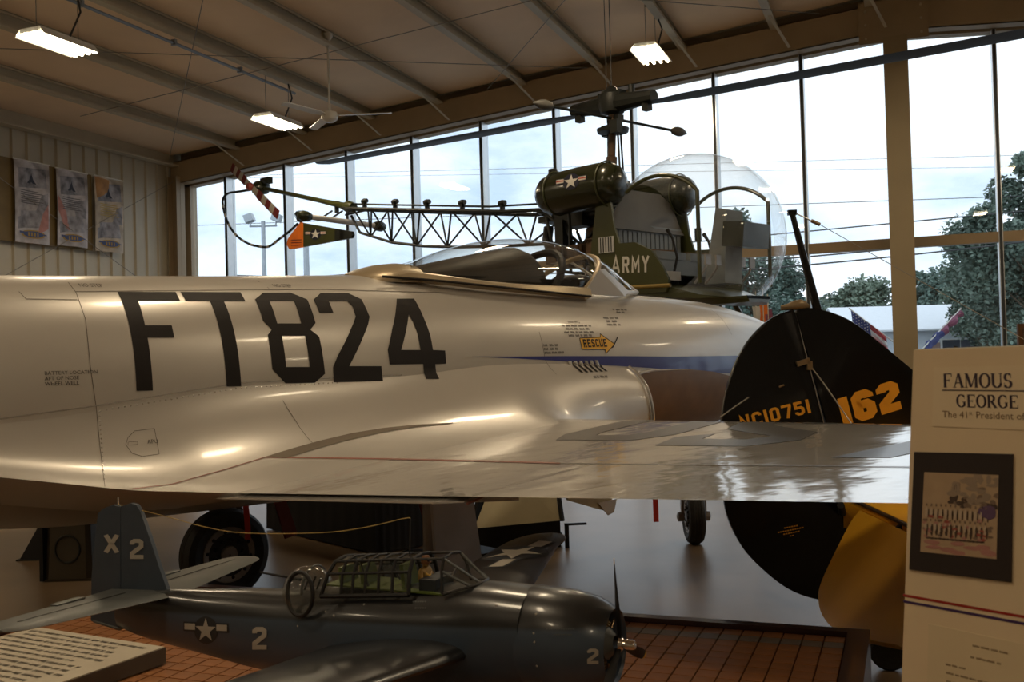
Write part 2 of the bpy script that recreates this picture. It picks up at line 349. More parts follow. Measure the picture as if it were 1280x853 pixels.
for X, z in ((-8.77, 5.35), (-3.2, 5.9), (2.4, 5.9), (8.0, 5.4)):
    for k in ((0, 1, 2, 3, 4) if X < -8 else (0, 1, 2, 3, 4) if X < 0 else (0, 1, 2, 4) if X < 5 else (0, 2, 4)):  # besides the three seen, unseen lamps added to light board and foreground
        y = (12.86 if X < -8 else 13.87)-4.25*k
        lb = None; gr = 'ceiling lights outside the view'
        if X < -8 and k == 1: lb, gr = 'lit tube lamp hanging nearest the upper left corner of the photo', None
        if X < -8 and k == 0: lb, gr = 'lit tube lamp hanging beside the white ceiling fan', None
        if X == -3.2 and k == 0: lb, gr = 'lit tube lamp above the helicopter rotor hub, furthest right of three', None
        lamp(X, y, z, lb, gr)
p = at_depth(412, 145, 14.0)
t = thing('ceiling_fan', 'white three-blade ceiling fan on a long downrod under the roof', 'fan', p)
MB().lathe([(.0, -.09), (.06, -.085), (.11, -.05), (.12, 0), (.1, .05), (.03, .07), (.0, .075)]).build('motor', M['white'], t)
MB().tube((0, 0, .06), (0, 0, roof(p.x)-p.z-.1), .016).build('downrod', M['white'], t)
MB().lathe([(.02, roof(p.x)-p.z-.14), (.07, roof(p.x)-p.z-.06), (.07, roof(p.x)-p.z-.02)]).build('canopy', M['white'], t)
for a in (18, 138, 258):
    q = Matrix.Rotation(R_(a), 3, 'Z'); tl = Matrix.Rotation(R_(9), 3, 'X')
    MB().prism([q @ (tl @ V((x, y, .0))) for x, y in ((.1, -.03), (.25, -.065), (.86, -.055), (.88, .0), (.86, .055), (.25, .065), (.1, .03))], (0, 0, .012)).build('blade', M['white'], t)
# ------------------------------------------------------------------ outside
M['asph'] = mat('asphalt', (.20, .20, .20), .9, var=.15, scale=.6); M['lawn'] = mat('grass_ground', (.10, .15, .06), .9, var=.3, scale=.8)
MB().box((0, 116, -.2), (260, 199, .1)).build('parking_lot', M['asph'], kind='structure')
leaf_m = [mat('leaf_%s' % 'abc'[i], c, .6, var=.4, scale=.7) for i, c in enumerate([(.15, .205, .16), (.13, .19, .155), (.17, .22, .16)])]
M['bark'] = mat('bark', (.10, .075, .05), .9, var=.3, scale=5)
def tree(x, y, h, r, label, n=2200, size=.4, ml=0, conic=0, trunk=.25, lo=.22):
    t = thing('tree', label, 'tree', (x, y, -.15), 0, 'trees beyond the windows'); rn = random.Random(int(x*7+y*13))
    mb = MB().path([(0, 0, 0), (.1*r, .05*r, h*.35), (0, .1*r, h*.8)], [trunk, trunk*.8, trunk*.25], 7)
    cl = []
    for k in range(34):
        a = rn.uniform(0, 2*pi); hh = rn.uniform(lo, 1); rr = r*(1-hh*.85 if conic else sqrt(max(.05, 1-(2*(hh-lo)/(1-lo)-.9)**2*.8)))*rn.uniform(.35, .95)
        c = V((cos(a)*rr, sin(a)*rr, hh*h*.93)); cl.append((c, r*rn.uniform(.22, .42)*(1.1-.4*hh)))
        if k % 2 == 0: mb.tube((0, 0, max(.2, hh*.7)*h*.8), c, trunk*.25, trunk*.06, 5)
    mb.build('trunk', M['bark'], t)
    g = np.random.default_rng(int(abs(x*31+y*17))+1); ci = g.integers(0, len(cl), n); C0 = np.array([tuple(c) for c, _ in cl])[ci]; R0 = np.array([q for _, q in cl])[ci]
    d = g.normal(size=(n, 3))*(1, 1, .8); d /= np.linalg.norm(d, axis=1)[:, None]; p = C0+d*(R0*g.uniform(.45, 1.08, n))[:, None]; sz = (size*g.uniform(.5, 1.1, n))[:, None]
    u = g.normal(size=(n, 3))*(1, 1, .6); u /= np.linalg.norm(u, axis=1)[:, None]; v = np.cross(u, g.normal(size=(n, 3))); v /= np.linalg.norm(v, axis=1)[:, None]
    vs = np.stack([p-u*sz*.5, p-v*sz*.28+u*sz*.05, p+u*sz*.5, p+v*sz*.28+u*sz*.05], 1).reshape(-1, 3)
    me = bpy.data.meshes.new('foliage'); me.vertices.add(4*n); me.vertices.foreach_set('co', vs.ravel()); me.loops.add(4*n); me.loops.foreach_set('vertex_index', np.arange(4*n)); me.polygons.add(n); me.polygons.foreach_set('loop_start', np.arange(0, 4*n, 4)); me.update(calc_edges=True); me.validate(); me.materials.append(leaf_m[ml])
    o = bpy.data.objects.new('foliage', me); COL.objects.link(o); o.parent = t; o['kind'] = 'stuff'
def tree_px(px, top, d, r, label, **k):
    b = at_depth(px, 440, d); tp = CO.z+(434+(1130-px)*.028-top)/FPX*d; tree(b.x, b.y, tp+.15, r, label, **k)
tree_px(1297, 180, 42, 3.3, 'tall dense tree at the right edge beyond the window column', n=42000, size=.27, lo=.05)
tree_px(1165, 338, 80, 3.6, 'round leafy tree behind the white building, left of the tall tree', n=13000, size=.48, ml=1, lo=.08)
tree_px(1228, 318, 62, 2.6, 'bushy tree in front of the tall right tree, overhanging the white building', n=14000, size=.34, ml=0, lo=.3)
tree_px(1085, 358, 85, 5.2, 'round tree just left of the thick window column', n=16000, size=.55, ml=2, lo=.05)
tree_px(1030, 368, 88, 4.6, 'low round tree right of the black rudder mast', n=16000, size=.55, ml=1, lo=.05)
tree_px(932, 258, 58, 3.0, 'tall narrow conifer seen through the clear helicopter bubble', n=16000, size=.32, ml=1, conic=1, lo=.1)
tree_px(985, 318, 60, 3.3, 'conifer with bare branch tips left of the black mast', n=16000, size=.32, ml=1, conic=1, lo=.1)
tree_px(885, 330, 75, 5.0, 'dark tree behind the seats of the helicopter cabin', n=5000, size=.7, ml=1, lo=.06)
tree_px(1320, 240, 60, 5.0, 'tall tree beyond the right edge of the photo', n=2500, size=.6, ml=1)
for k, px in enumerate((905, 955, 1010, 1060, 1115, 1150)):
    tree_px(px, 385-(k % 2)*9, 100+9*(k % 2), 4.2, 'low far tree in the hazy line, %s' % ['left of the bubble bottom', 'under the bubble front', 'behind the mast foot', 'right of the rudder top', 'hidden partly by the column', 'just right of the column'][k], n=9000, size=.7, ml=k % 3, lo=.03)
# white building across the lot
M['bwall'] = mat('pale_siding', (.62, .66, .70), .7, var=.04); M['broof'] = mat('white_metal_roof', (.80, .82, .85), .5, var=.04); M['dkglass'] = mat('dark_window_glass', (.05, .06, .08), .15)
b0 = at_depth(1185, 440, 66); fb = Frame(b0, (CR.x, CR.y)); 
t = thing('building', 'low white building with dark windows across the parking lot', 'building', (b0.x, b0.y, -.15), fb.a)
MB().box((0, 3, 1.5), (13, 6, 3.0)).build('wall', M['bwall'], t)
MB().prism([(-6.9, -.6, 2.9), (6.9, -.6, 2.9), (6.9, 3, 4.6), (-6.9, 3, 4.6)], (0, 0, .12)).prism([(-6.9, 6.6, 2.9), (6.9, 6.6, 2.9), (6.9, 3, 4.6), (-6.9, 3, 4.6)], (0, 0, .12)).build('roof', M['broof'], t)
for xx, ww in ((-5, 1.1), (-2.6, 1.0), (.8, 2.4), (4.2, 2.4)):
    f = MB().box((xx, -.02, 1.75), (ww+.16, .1, 1.16)).build('window', M['white'], t)
    MB().box((xx-ww/4, -.08, 1.75), (ww/2-.06, .04, 1.0)).build('pane', M['dkglass'], f); MB().box((xx+ww/4, -.08, 1.75), (ww/2-.06, .04, 1.0)).build('pane', M['dkglass'], f)
MB().box((-1.0, -.03, 1.05), (.95, .08, 2.1)).build('door', mat('brown_door', (.30, .2, .17), .5), t)
b0 = at_depth(392, 450, 90); fb = Frame(b0, (CR.x, CR.y))
t = thing('building', 'long pale flat-roofed building far off beyond the helicopter tail fin', 'building', (b0.x, b0.y, -.15), fb.a)
MB().box((0, 4, 4.4), (11, 8, 8.8)).build('wall', M['bwall'], t); MB().box((0, 4, 9.0), (11.6, 8.6, .5)).build('parapet', M['broof'], t)
for xx in (-4, -1.3, 1.3, 4):
    f = MB().box((xx, -.02, 7.3), (1.6, .1, 1.3)).build('window', M['white'], t); MB().box((xx, -.08, 7.3), (1.4, .04, 1.1)).build('pane', M['dkglass'], f)
M['galv'] = mat('galvanised_pole', (.42, .45, .48), .5, .5)
b0 = at_depth(333, 450, 40); zt = CO.z+(456-277)/FPX*40
t = thing('light_pole', 'parking lot light pole with two floodlights left of the tail fin', 'lamp post', (b0.x, b0.y, -.15), Frame(b0, (CR.x, CR.y)).a)
MB().tube((0, 0, 0), (0, 0, zt+.2), .12, .08, 10).build('pole', M['galv'], t); MB().tube((-.55, 0, zt), (.55, 0, zt), .04).build('crossarm', M['galv'], t)
for s in (-1, 1):
    f = MB().box((s*.55, 0, zt+.32), (.34, .5, .3), Matrix.Rotation(.35*s, 3, 'Y')).build('floodlight', M['galv'], t); MB().tube((s*.5, 0, zt), (s*.53, 0, zt+.2), .03).build('bracket', M['galv'], f)
b0 = at_depth(386, 450, 36); MB().lathe([(.13, 0), (.1, CO.z+.15+(455-292)/FPX*36)], (b0.x, b0.y, -.15), n=12).build('signpost', M['galv'], label='plain grey post behind the orange tipped tail fin', cat='post')
for k, (a, b, r) in enumerate([((901, 204), (1242, 195), .007), ((901, 214), (1242, 209), .006), ((1003, 255), (1227, 247), .012), ((1003, 290), (1216, 270), .022), ((1019, 318), (1214, 303), .026), ((1021, 328), (1207, 313), .026)]):
    pa = on_plane(*a, V((0, 1, 0)), (0, 38, 0)); pb = on_plane(*b, V((0, 1, 0)), (0, 38, 0)); d = pb-pa
    A = pa-d*5; B = pb+d*3; pts = [A.lerp(B, i/24)-V((0, 0, .0)) for i in range(25)]
    MB().path([p-V((0, 0, 1.2*(4*(i/24)*(1-i/24)-.93))) if k > 3 else p for i, p in enumerate(pts)], r*1.1, 5).build('power_line', M['dkwire'], label='dark utility wire crossing the sky, %s' % ['topmost of six right of the bubble', 'second from the top of six', 'third of six, above the window rail', 'fourth of six, ending just above the window rail', 'upper of two thick ones below the window rail', 'lower of two thick ones below the window rail'][k], cat='cable')
# two flags on slanted poles outside the column
M['fr'] = mat('flag_red', (.45, .04, .05), .7); M['fw'] = mat('flag_white', (.75, .75, .75), .7); M['fbl'] = mat('flag_blue', (.03, .05, .22), .7); M['maroon'] = mat('flag_maroon', (.25, .07, .14), .7)
def flag_at(px0, px1, d, label, us):
    a = at_depth(*px0, d+.7); b = at_depth(*px1, d); t = thing('flag', label, 'flag', b); ax = a-b; u = ax.normalized(); L_ = ax.length
    MB().tube((0, 0, 0), ax, .012, .010).build('pole', M['white'], t); MB().lathe([(.0, -.02), (.02, 0), (0, .025)], ax, u, 8).build('finial', M['white'], t); MB().tube((0, 0, 0), (0, WY+.20-b.y, -.04), .02).box((0, WY+.197-b.y, -.04), (.08, .05, .16)).build('bracket', M['galv'], t)
    R = CR
    rows = lambda s0, s1, f0, f1: [[u*(L_*(s0+(s1-s0)*j/6)) + V((0, 0, -1))*(.62*(f0+(f1-f0)*i/6)) + V((0, .05*sin(9*(s0+(s1-s0)*j/6)+3*i/6), 0))-u*.12*(f0+(f1-f0)*i/6) for j in range(7)] for i in range(7)]
    def cloth(name, m, *q):
        MB().rings(rows(*q), False, False).build(name, m, t)
    return t, cloth, L_
t, cloth, L_ = flag_at((1062, 386), (1128, 436), 16.0, 'striped red, white and blue flag on a slanted white pole left of the column', 1)
cloth('canton', M['fbl'], .62, .98, .0, .42)
for k in range(7): cloth('stripe', M['fr'] if k % 2 == 0 else M['fw'], .30 if k*.14 < .42 else .30, .62 if k*.14 < .42 else .98, k*.142, k*.142+.142)
for k in range(12):
    pass
sm = MB()
a_, b_ = at_depth(1062, 386, 16.7), at_depth(1128, 436, 16.0); u_ = (a_-b_).normalized(); l_ = (a_-b_).length
for i in range(5):
    for j in range(6):
        c = u_*(l_*(.65+.055*j))+V((0, -.06, -.03-.05*i)); sm.prism([c+CR*x+CU*y for x, y in star(0, 0, .014)], (0, .004, 0))
sm.build('star_field', M['fw'], t)
t, cloth, L_ = flag_at((1201, 386), (1150, 440), 16.0, 'furled maroon and blue flag on a slanted pole right of the column', 0)
for nm, m_, s0, s1 in (('upper_cloth', M['maroon'], .5, .97), ('lower_cloth', M['fbl'], .12, .5)):
    u = V((0, 0, 0)); a_, b_ = at_depth(1201, 386, 16.7), at_depth(1150, 440, 16.0); dd = a_-b_
    MB().path([dd*(s0+(s1-s0)*k/8)+V((.03*sin(k*1.7), 0, -.06)) for k in range(9)], [.035+.03*abs(sin(k*.8+1+s1*3)) for k in range(9)], 9).build(nm, m_, t)
# ================================================================== silver jet
M['silver'] = mat('silver_lacquer', (.53, .50, .455), .36, .34, var=.05, scale=1.3, bump=.04, bscale=1.8, coat=.35)
M['wingskin'] = mat('wing_lacquer', (.55, .525, .49), .11, .30, var=.04, scale=1.3, bump=.30, bscale=3.2, coat=.8)
M['ink'] = mat('black_marking', (.018, .015, .014), .55, spec=.22); M['stencil'] = mat('stencil_ink', (.06, .05, .045), .5)
M['grey_mark'] = mat('grey_wing_marking', (.095, .093, .092), .3, .05, coat=.25); M['walk'] = mat('walkway_tread', (.16, .125, .085), .6)
M['redline'] = mat('red_line', (.34, .13, .10), .4); M['stripe'] = mat('blue_stripe', (.035, .04, .22), .28, coat=.5); M['yel'] = mat('rescue_yellow', (.75, .42, .03), .4)
M['seam'] = mat('panel_seam', (.15, .13, .11), .5, .3); M['bright'] = mat('bare_metal_edge', (.72, .72, .72), .22, .8); M['brown'] = mat('brown_panel_metal', (.19, .115, .065), .38, .3, var=.12)
M['canopy'] = glass('canopy_plexiglass', (.90, .91, .90), ior=1.45, gloss=1.2); M['gold'] = mat('tan_canopy_rail', (.40, .32, .21), .35, .4)
M['darkcover'] = mat('dark_brown_cover', (.026, .02, .013), .55, var=.3); M['ltgrey'] = mat('grey_door_paint', (.55, .56, .60), .4, .2); M['wheel'] = mat('wheel_metal', (.32, .30, .29), .4, .5)
M['redp'] = mat('dark_red_paint', (.16, .02, .02), .5); M['ribbon'] = mat('red_ribbon', (.65, .05, .04), .7)
J = Frame(ld(-2.45, 5.48), (.4633, .8862))
jet = thing('fighter_jet', 'silver jet fighter with large black lettering, single-seat bubble canopy and long wing', 'airplane', (J.o.x, J.o.y, 0), J.a)
FZ = [(-3.8, 1.75), (-2, 1.62), (-.3, 1.55), (5, 1.55), (6.2, 1.62), (6.9, 1.70)]
FW = [(-3.8, .32), (-2, .5), (-.3, .62), (1, .64), (3, .64), (3.9, .62), (4.7, .57), (5.47, .48), (6.19, .34), (6.47, .265), (6.75, .16), (6.9, .02)]
FT = [(-3.8, 2.05), (-2, 2.17), (-.3, 2.21), (.1, 2.22), (.8, 2.242), (1.84, 2.282), (2.23, 2.289), (3, 2.27), (4.32, 2.21), (4.715, 2.198), (5.03, 2.183), (5.47, 2.154), (5.82, 2.107), (6.19, 2.035), (6.47, 1.951), (6.75, 1.84), (6.9, 1.72)]
FB = [(-3.8, 1.45), (-2, 1.12), (-.3, .88), (.5, .85), (3, .86), (3.9, .9), (4.7, .96), (5.47, 1.06), (6.19, 1.26), (6.47, 1.36), (6.75, 1.52), (6.9, 1.68)]
def fsec(t, k=72):
    zc = sitp(FZ, t); return ring(t, zc, sitp(FW, t), sitp(FT, t)-zc, zc-sitp(FB, t), 2.25, k)
def ysurf(t, z):
    zc = sitp(FZ, t); h = sitp(FT, t)-zc if z > zc else zc-sitp(FB, t)
    return sitp(FW, t)*max(0, 1-min(1, abs(z-zc)/h)**2.25)**(1/2.25)
ts = [-3.8+.1*i for i in range(102)]+[6.46, 6.52, 6.58, 6.64, 6.7, 6.75, 6.8, 6.84, 6.87, 6.9]
ts = sorted(set(round(t, 3) for t in ts if t <= 6.9))
MBf = MB().rings([fsec(t) for t in ts]); fus = MBf.build('fuselage', M['silver'], jet, ang=60)
fin = MB().rings([[V((-3.9+1.5*u-dx*(1.5-.75*h), s*.05*(1-h*.5)*(1 if 0 < dx < 1 else .1), 2.0+1.3*h)) for dx, s in ((0, 1), (.3, 1), (.7, 1), (1, 1), (.7, -1), (.3, -1))] for h, u in ((0, 1), (1, .55))])
fin.build('tail_fin', M['silver'], jet)
for s in (-1, 1): MB().prism([(-2.6, s*.1, 2.25), (-3.7, s*.1, 2.25), (-3.6, s*1.9, 2.3), (-3.1, s*1.9, 2.3)], (0, 0, .05)).build('tailplane', M['silver'], jet)
te = lambda y: .3+.1524*(y-.65)
le = lambda y: 3.0-.164*(y-.65)
zte = lambda y: 1.02+.0577*y
def wz(y, u, up):
    c = le(y)-te(y); rc = c*itp([(1.25, .093), (3.9, .085), (5.9, .08)], y); L_ = lambda q: zte(y)+rc*((1-q)+.12*(1-q)*q); zn = zte(y)+.55*rc   # laminar section, flat aft
    if up: return L_(u) if u >= .09 else zn+(L_(.09)-zn)*sqrt(max(0, 1-(1-u/.09)**2))
    return zte(y)+(zn-zte(y))*(1-u)-.08*c*sqrt(u)*(1-u)
US = [1, .96, .9, .82, .74, .66, .58, .5, .42, .34, .26, .19, .13, .09, .07, .05, .032, .018, .008, .002, 0]
def wing(s):
    rs = []
    for y in [.35, .65, .95, 1.25, 1.6, 2, 2.4, 2.75, 3.2, 3.6, 4, 4.4, 4.8, 5.2, 5.5, 5.7, 5.82, 5.89]:
        k = 1 if y < 5.5 else sqrt(max(.02, 1-((y-5.5)/.4)**2)); c = le(y)-te(y); tm = (le(y)+te(y))/2
        P = lambda u, up: V((tm+(le(y)-u*c-tm)*(.45+.55*k), s*y, zte(y)+.03+(wz(y, u, up)-zte(y)-.03)*k))
        rs.append([P(u, 1) for u in US]+[P(u, 0) for u in US[-2:0:-1]])
    return MB().rings(rs).build('wing', M['wingskin'], jet, ang=50)
wst = wing(-1); wpt = wing(1)
# intake trunk and wing fillet on both sides
DD = [(-1.6, 0), (-.5, .02), (.3, .04), (1.2, .09), (2.2, .17), (3, .22), (3.8, .23)]
Z0 = [(-1.6, 1.40), (-.486, 1.479), (-.05, 1.519), (.72, 1.605), (1.78, 1.615), (2.56, 1.66), (3.4, 1.64), (3.85, 1.60)]
def fprof(t, s, n=16):
    z0 = sitp(Z0, t); d = itp(DD, t); y0 = ysurf(t, z0)-.004
    if t < .41: y3, z3 = sitp([(-1.6, .60), (-1.2, .68), (-.8, .76), (-.5, .82), (-.3, .87), (0, .97), (.2, 1.06), (.41, 1.25)], t), sitp([(-1.6, 1.431), (-1.2, 1.354), (-.8, 1.277), (-.5, 1.221), (-.3, 1.182), (0, 1.125), (.2, 1.104), (.41, 1.089)], t)
    else:
        y3 = 1.3-.05*max(0, 1-(t-.41)/.3) if t < 2.5 else itp([(2.5, 1.3), (3.0, 1.05), (3.4, .86), (3.85, .74)], t)
        z3 = wz(y3, max(0, min(1, (le(y3)-t)/(le(y3)-te(y3)))), 1)-.004 if t < 2.6 else itp([(2.6, 1.27), (2.95, 1.13), (3.4, 1.0), (3.85, .97)], t)
    P0, P1, P2, P3 = V((y0, z0)), V((y0+.006+(.3+.9*min(1, max(0, (t-1.5)/1.4)))*d, z0-.15)), V((.60+d+.22*(y3-.66), z3+.05+.1*max(0, t-2.2))), V((y3, z3))
    out = []
    for i in range(n+1):
        u = i/n; p = P0*(1-u)**3+P1*3*u*(1-u)**2+P2*3*u*u*(1-u)+P3*u**3; out.append(V((t, s*p.x, p.y)))
    if t < .42: out.append(V((t, s*(y3-.05), z3-.03)))
    else: out.append(out[-1].copy()+V((0, 0, -.03)))
    out.append(V((t, s*.45, z3-.15))); return out
fts = sorted(set([round(-1.6+.1*i, 3) for i in range(55)]+[.3, .32, .34, .36, .38, .4, .42, 3.8, 3.85])); fts = [t for t in fts if t <= 3.85]
fil = {}
for s in (-1, 1):
    fil[s] = MB().rings([fprof(t, s) for t in fts], cap=False, closed=False).build('wing_fillet', M['silver'], jet, ang=60)
    lp = [p+V((.03+.10*max(0, 1.35-p.z), 0, 0)) for p in fprof(3.84, s)[:-2]]
    MB().path(lp, .022, 10).build('intake_lip', M['bright'], jet)
    MB().rings([[V((3.86-j*.5, p.y*(1-.06*(j > 0))-s*.02*j, p.z)) for p in lp] for j in range(3)], False, False).build('intake_duct', M['brown'], jet)
bvJ = bvh_of([fus, fil[-1], wst])
side = lambda u, v: ((V((u, -3, v)), V((0, 1, 0))), bvJ)
top = lambda u, v: ((V((u, v, 3)), V((0, 0, -1))), bvJ)
def jpx(u, v):
    return J.ray(u, v), bvJ
LT = {'F': [[(.15, 2.107), (.464, 2.113), (.464, 2.062), (.236, 2.06), (.232, 1.924), (.373, 1.924), (.374, 1.858), (.232, 1.86), (.234, 1.585), (.15, 1.587)]],
 'T': [[(.493, 2.114), (.843, 2.12), (.843, 2.066), (.714, 2.064), (.72, 1.588), (.636, 1.59), (.632, 2.063), (.495, 2.061)]],
 '8': [[(.907, 2.077), (.982, 2.12), (1.157, 2.124), (1.241, 2.082), (1.235, 1.938), (1.19, 1.898), (1.237, 1.857), (1.244, 1.64), (1.175, 1.59), (.988, 1.593), (.913, 1.673), (.913, 1.869), (.945, 1.899), (.906, 1.948)], [(.992, 2.07), (1.148, 2.072), (1.14, 1.935), (.989, 1.935)], [(.999, 1.864), (1.146, 1.863), (1.148, 1.682), (.998, 1.686)]],
 '2': [[(1.283, 2.082), (1.356, 2.125), (1.548, 2.129), (1.617, 2.09), (1.62, 1.977), (1.594, 1.932), (1.411, 1.68), (1.636, 1.674), (1.637, 1.584), (1.298, 1.588), (1.301, 1.678), (1.337, 1.738), (1.523, 1.979), (1.527, 2.047), (1.507, 2.076), (1.38, 2.074), (1.377, 2.001), (1.283, 2.0)]],
 '4': [[(1.881, 2.098), (2.016, 2.101), (2.025, 1.961), (2.037, 1.862), (2.037, 1.766), (2.132, 1.761), (2.128, 1.677), (2.042, 1.676), (2.044, 1.581), (1.95, 1.584), (1.948, 1.679), (1.697, 1.682), (1.695, 1.771), (1.761, 1.905), (1.828, 2.016)], [(1.916, 1.995), (1.794, 1.77), (1.94, 1.767), (1.94, 1.877), (1.93, 1.946)]]}
for ch in 'FT824': decal(MB(), LT[ch], side, .04, .003).build('letter', M['ink'], jet)
decal(MB(), [[(2.35, 1.7175), (2.69, 1.711), (3.15, 1.705), (3.82, 1.692), (4.42, 1.677), (5.32, 1.668), (6.2, 1.66), (6.7, 1.655), (6.7, 1.58), (6.2, 1.50), (5.3, 1.515), (4.4, 1.576), (3.64, 1.627), (3.14, 1.671), (2.69, 1.70), (2.35, 1.7165)]], side, .05, .003).build('blue_stripe', M['stripe'], jet)
ar = decal(MB(), [[(3.375, 1.831), (3.60, 1.836), (3.606, 1.862), (3.74, 1.783), (3.624, 1.715), (3.622, 1.746), (3.378, 1.75)]], side, .04, .003).build('rescue_arrow', M['yel'], jet)
q, wd = glyphs('RESCUE', .16, .74)
for g_ in q:
    m = MB()
    for pl in g_: decal(m, [[(3.40+x*.25/wd, 1.763+y*.06) for x, y in pl]], side, .5, .0055)
    m.build('letter', M['ink'], ar)
edge_ = MB()
for a, b in zip([(3.375, 1.831), (3.60, 1.836), (3.606, 1.862), (3.74, 1.783), (3.624, 1.715), (3.622, 1.746), (3.378, 1.75)], [(3.60, 1.836), (3.606, 1.862), (3.74, 1.783), (3.624, 1.715), (3.622, 1.746), (3.378, 1.75), (3.375, 1.831)]):
    d = (V(b)-V(a)).normalized(); n_ = V((-d.y, d.x))*.003; decal(edge_, [[V(a)+n_, V(b)+n_, V(b)-n_, V(a)-n_]], side, .1, .004)
edge_.build('arrow_outline', M['ink'], ar)
def small(name, lines, t0, z0, size, lead, align=.5, m='stencil'):
    mb = MB()
    for i, ln in enumerate(lines):
        vs, fs = font_polys(ln, size); wd = max(v.x for v in vs)
        pts = []
        for v in vs:
            (o, d), tr = side(t0+v.x-wd*align, z0-i*lead+v.y); h = tr.ray_cast(o, d); pts.append(h[0]-d*.003)
        mb.add(pts, fs)
    return mb.build(name, M[m], jet)
small('stencil_text', ['BATTERY LOCATION', 'AFT OF NOSE', 'WHEEL WELL'], -.285, 1.682, .026, .026, 0)
small('stencil_text', ['NO STEP'], .035, 2.136, .03, .03); small('stencil_text', ['NO STEP'], 1.14, 2.162, .03, .03)
small('stencil_text', ['WARNING'], 3.37, 1.942, .026, .03); small('stencil_text', ['APU'], .20, 1.32, .028, .03)
def dashes(name, rows, t0, z0, lead, h, align=.5):
    mb = MB(); rn = random.Random(int(t0*100))
    for i, wdt in enumerate(rows):
        x = t0-wdt*align; e_ = x+wdt
        while x < e_-.01:
            w_ = min(rn.uniform(.018, .06), e_-x); k = x
            while k < x+w_-.004:
                decal(mb, [[(k, z0-i*lead), (k+.006, z0-i*lead), (k+.006, z0-i*lead+h*rn.choice((.7, 1, 1))), (k, z0-i*lead+h)]], side, 1, .003); k += .010
            x += w_+.014
    return mb.build(name, M['stencil'], jet)
dashes('stencil_block', [.30, .26, .31, .24], 3.39, 1.915, .024, .015); dashes('stencil_block', [.15, .14, .20], 3.0, 1.775, .026, .016, 0)
dashes('stencil_block', [.17, .13, .15], 3.80, 1.975, .026, .016); dashes('stencil_block', [.17, .12], 3.97, 2.045, .022, .013); dashes('stencil_block', [.15], 3.43, 1.54, .02, .017)
dashes('stencil_block', [.12], 4.55, 1.30, .02, .017)
decal(MB(), [[(3.70, 1.755), (3.712, 1.755), (3.80, 1.835), (3.79, 1.84)]], side, .05, .003).build('slash_mark', M['ink'], jet)
for k in range(6):      # six louvre slots under the stripe
    t = 3.222+.055*k; m = MB(); rs = []
    for j in range(7):
        z = 1.668-.085*j/6; y = -ysurf(t, z); dt = .02*sin(j/6*1.5)
        rs.append([V((t+dt-.004, y-.002, z)), V((t+dt+.010, y-.020, z)), V((t+dt+.014, y-.018, z)), V((t+dt+.002, y+.004, z))])
    m.rings(rs).build('louvre', M['bright'], jet)
    decal(MB(), [[(t+.012, 1.668), (t+.042, 1.668), (t+.062, 1.583), (t+.034, 1.583)]], side, .03, .003).build('louvre_slot', M['ink'], jet)
def seam(pts, w=.004, c=side, name='panel_seam', m='seam', eps=.0015, step=.05):
    mb = MB()
    for a, b in zip(pts, pts[1:]):
        a, b = V(a), V(b); d = (b-a).normalized(); n_ = V((-d.y, d.x))*w
        decal(mb, [[a+n_, b+n_, b-n_, a-n_]], c, step, eps)
    return mb.build(name, M[m], jet)
seam([(80, 346.5), (95, 366), (107, 400), (113, 460), (120, 508), (125, 560), (131, 609)], .45, jpx, step=8); seam([(-.06, 2.105), (.47, 2.123), (1.37, 2.152), (2.32, 2.148)], .0022)
seam([(-.33, 2.1), (-.31, 2.06), (-.07, 2.06)], .002); seam([(1.0, 2.24), (1.04, 2.15)], .002); seam([(2.99, 1.88), (3.0, 1.58)], .002)
seam([(157, 556), (160, 547), (168, 539), (193, 536), (196, 552), (199, 568), (178, 571), (165, 567), (157, 556)], .35, jpx, 'hatch_outline', step=8)
seam([(160, 553), (172, 552), (172, 556), (160, 557), (160, 553)], .25, jpx, 'hatch_latch', step=8); seam([(.95, 1.5), (.98, 1.40), (1.0, 1.25)], .0018); seam([(-.9, 1.435), (-.486, 1.482), (-.05, 1.522), (.72, 1.607), (1.3, 1.614), (1.78, 1.617)], .003, m='bright')
seam([(5.25, 2.15), (5.35, 1.98), (5.38, 1.85)], .002)
rv = MB(); rr_ = random.Random(4)
for k in range(46):
    t = -.03+k*.03; 
    h = bvJ.ray_cast(V((t, -3, itp(Z0, t)-.025)), V((0, 1, 0)))
    if h[0]: rv.lathe([(.005, 0), (.0035, .002)], h[0], h[1], 6)
for k in range(16):
    o_, d_ = J.ray(124+k*.4, 515+k*5.6); h = bvJ.ray_cast(o_, d_)
    if h[0]: rv.lathe([(.005, 0), (.0035, .002)], h[0], h[1], 6)
rvo = rv.build('rivets', M['bright'], jet); rvo['kind'] = 'stuff'
# brown cheek panel ahead of the intake and its bright rim
bp = [(3.90, .98), (3.885, 1.25), (3.88, 1.45), (3.92, 1.535), (4.0, 1.563), (4.15, 1.577), (4.62, 1.572), (5.0, 1.54), (5.3, 1.49), (5.6, 1.42), (5.6, 1.15), (5.2, 1.02), (4.4, .98)]
decal(MB(), [bp], side, .06, .004).build('intake_cheek_panel', M['brown'], jet)  # plain brown tint laid over the fuselage side
rim = []
for u, v in bp[2:7]:
    h = bvJ.ray_cast(V((u, -3, v)), V((0, 1, 0))); rim.append(h[0]+V((0, -.004, 0)))
MB().path(rim, [.02, .02, .018, .013, .004], 8).build('cheek_rim', M['bright'], jet)
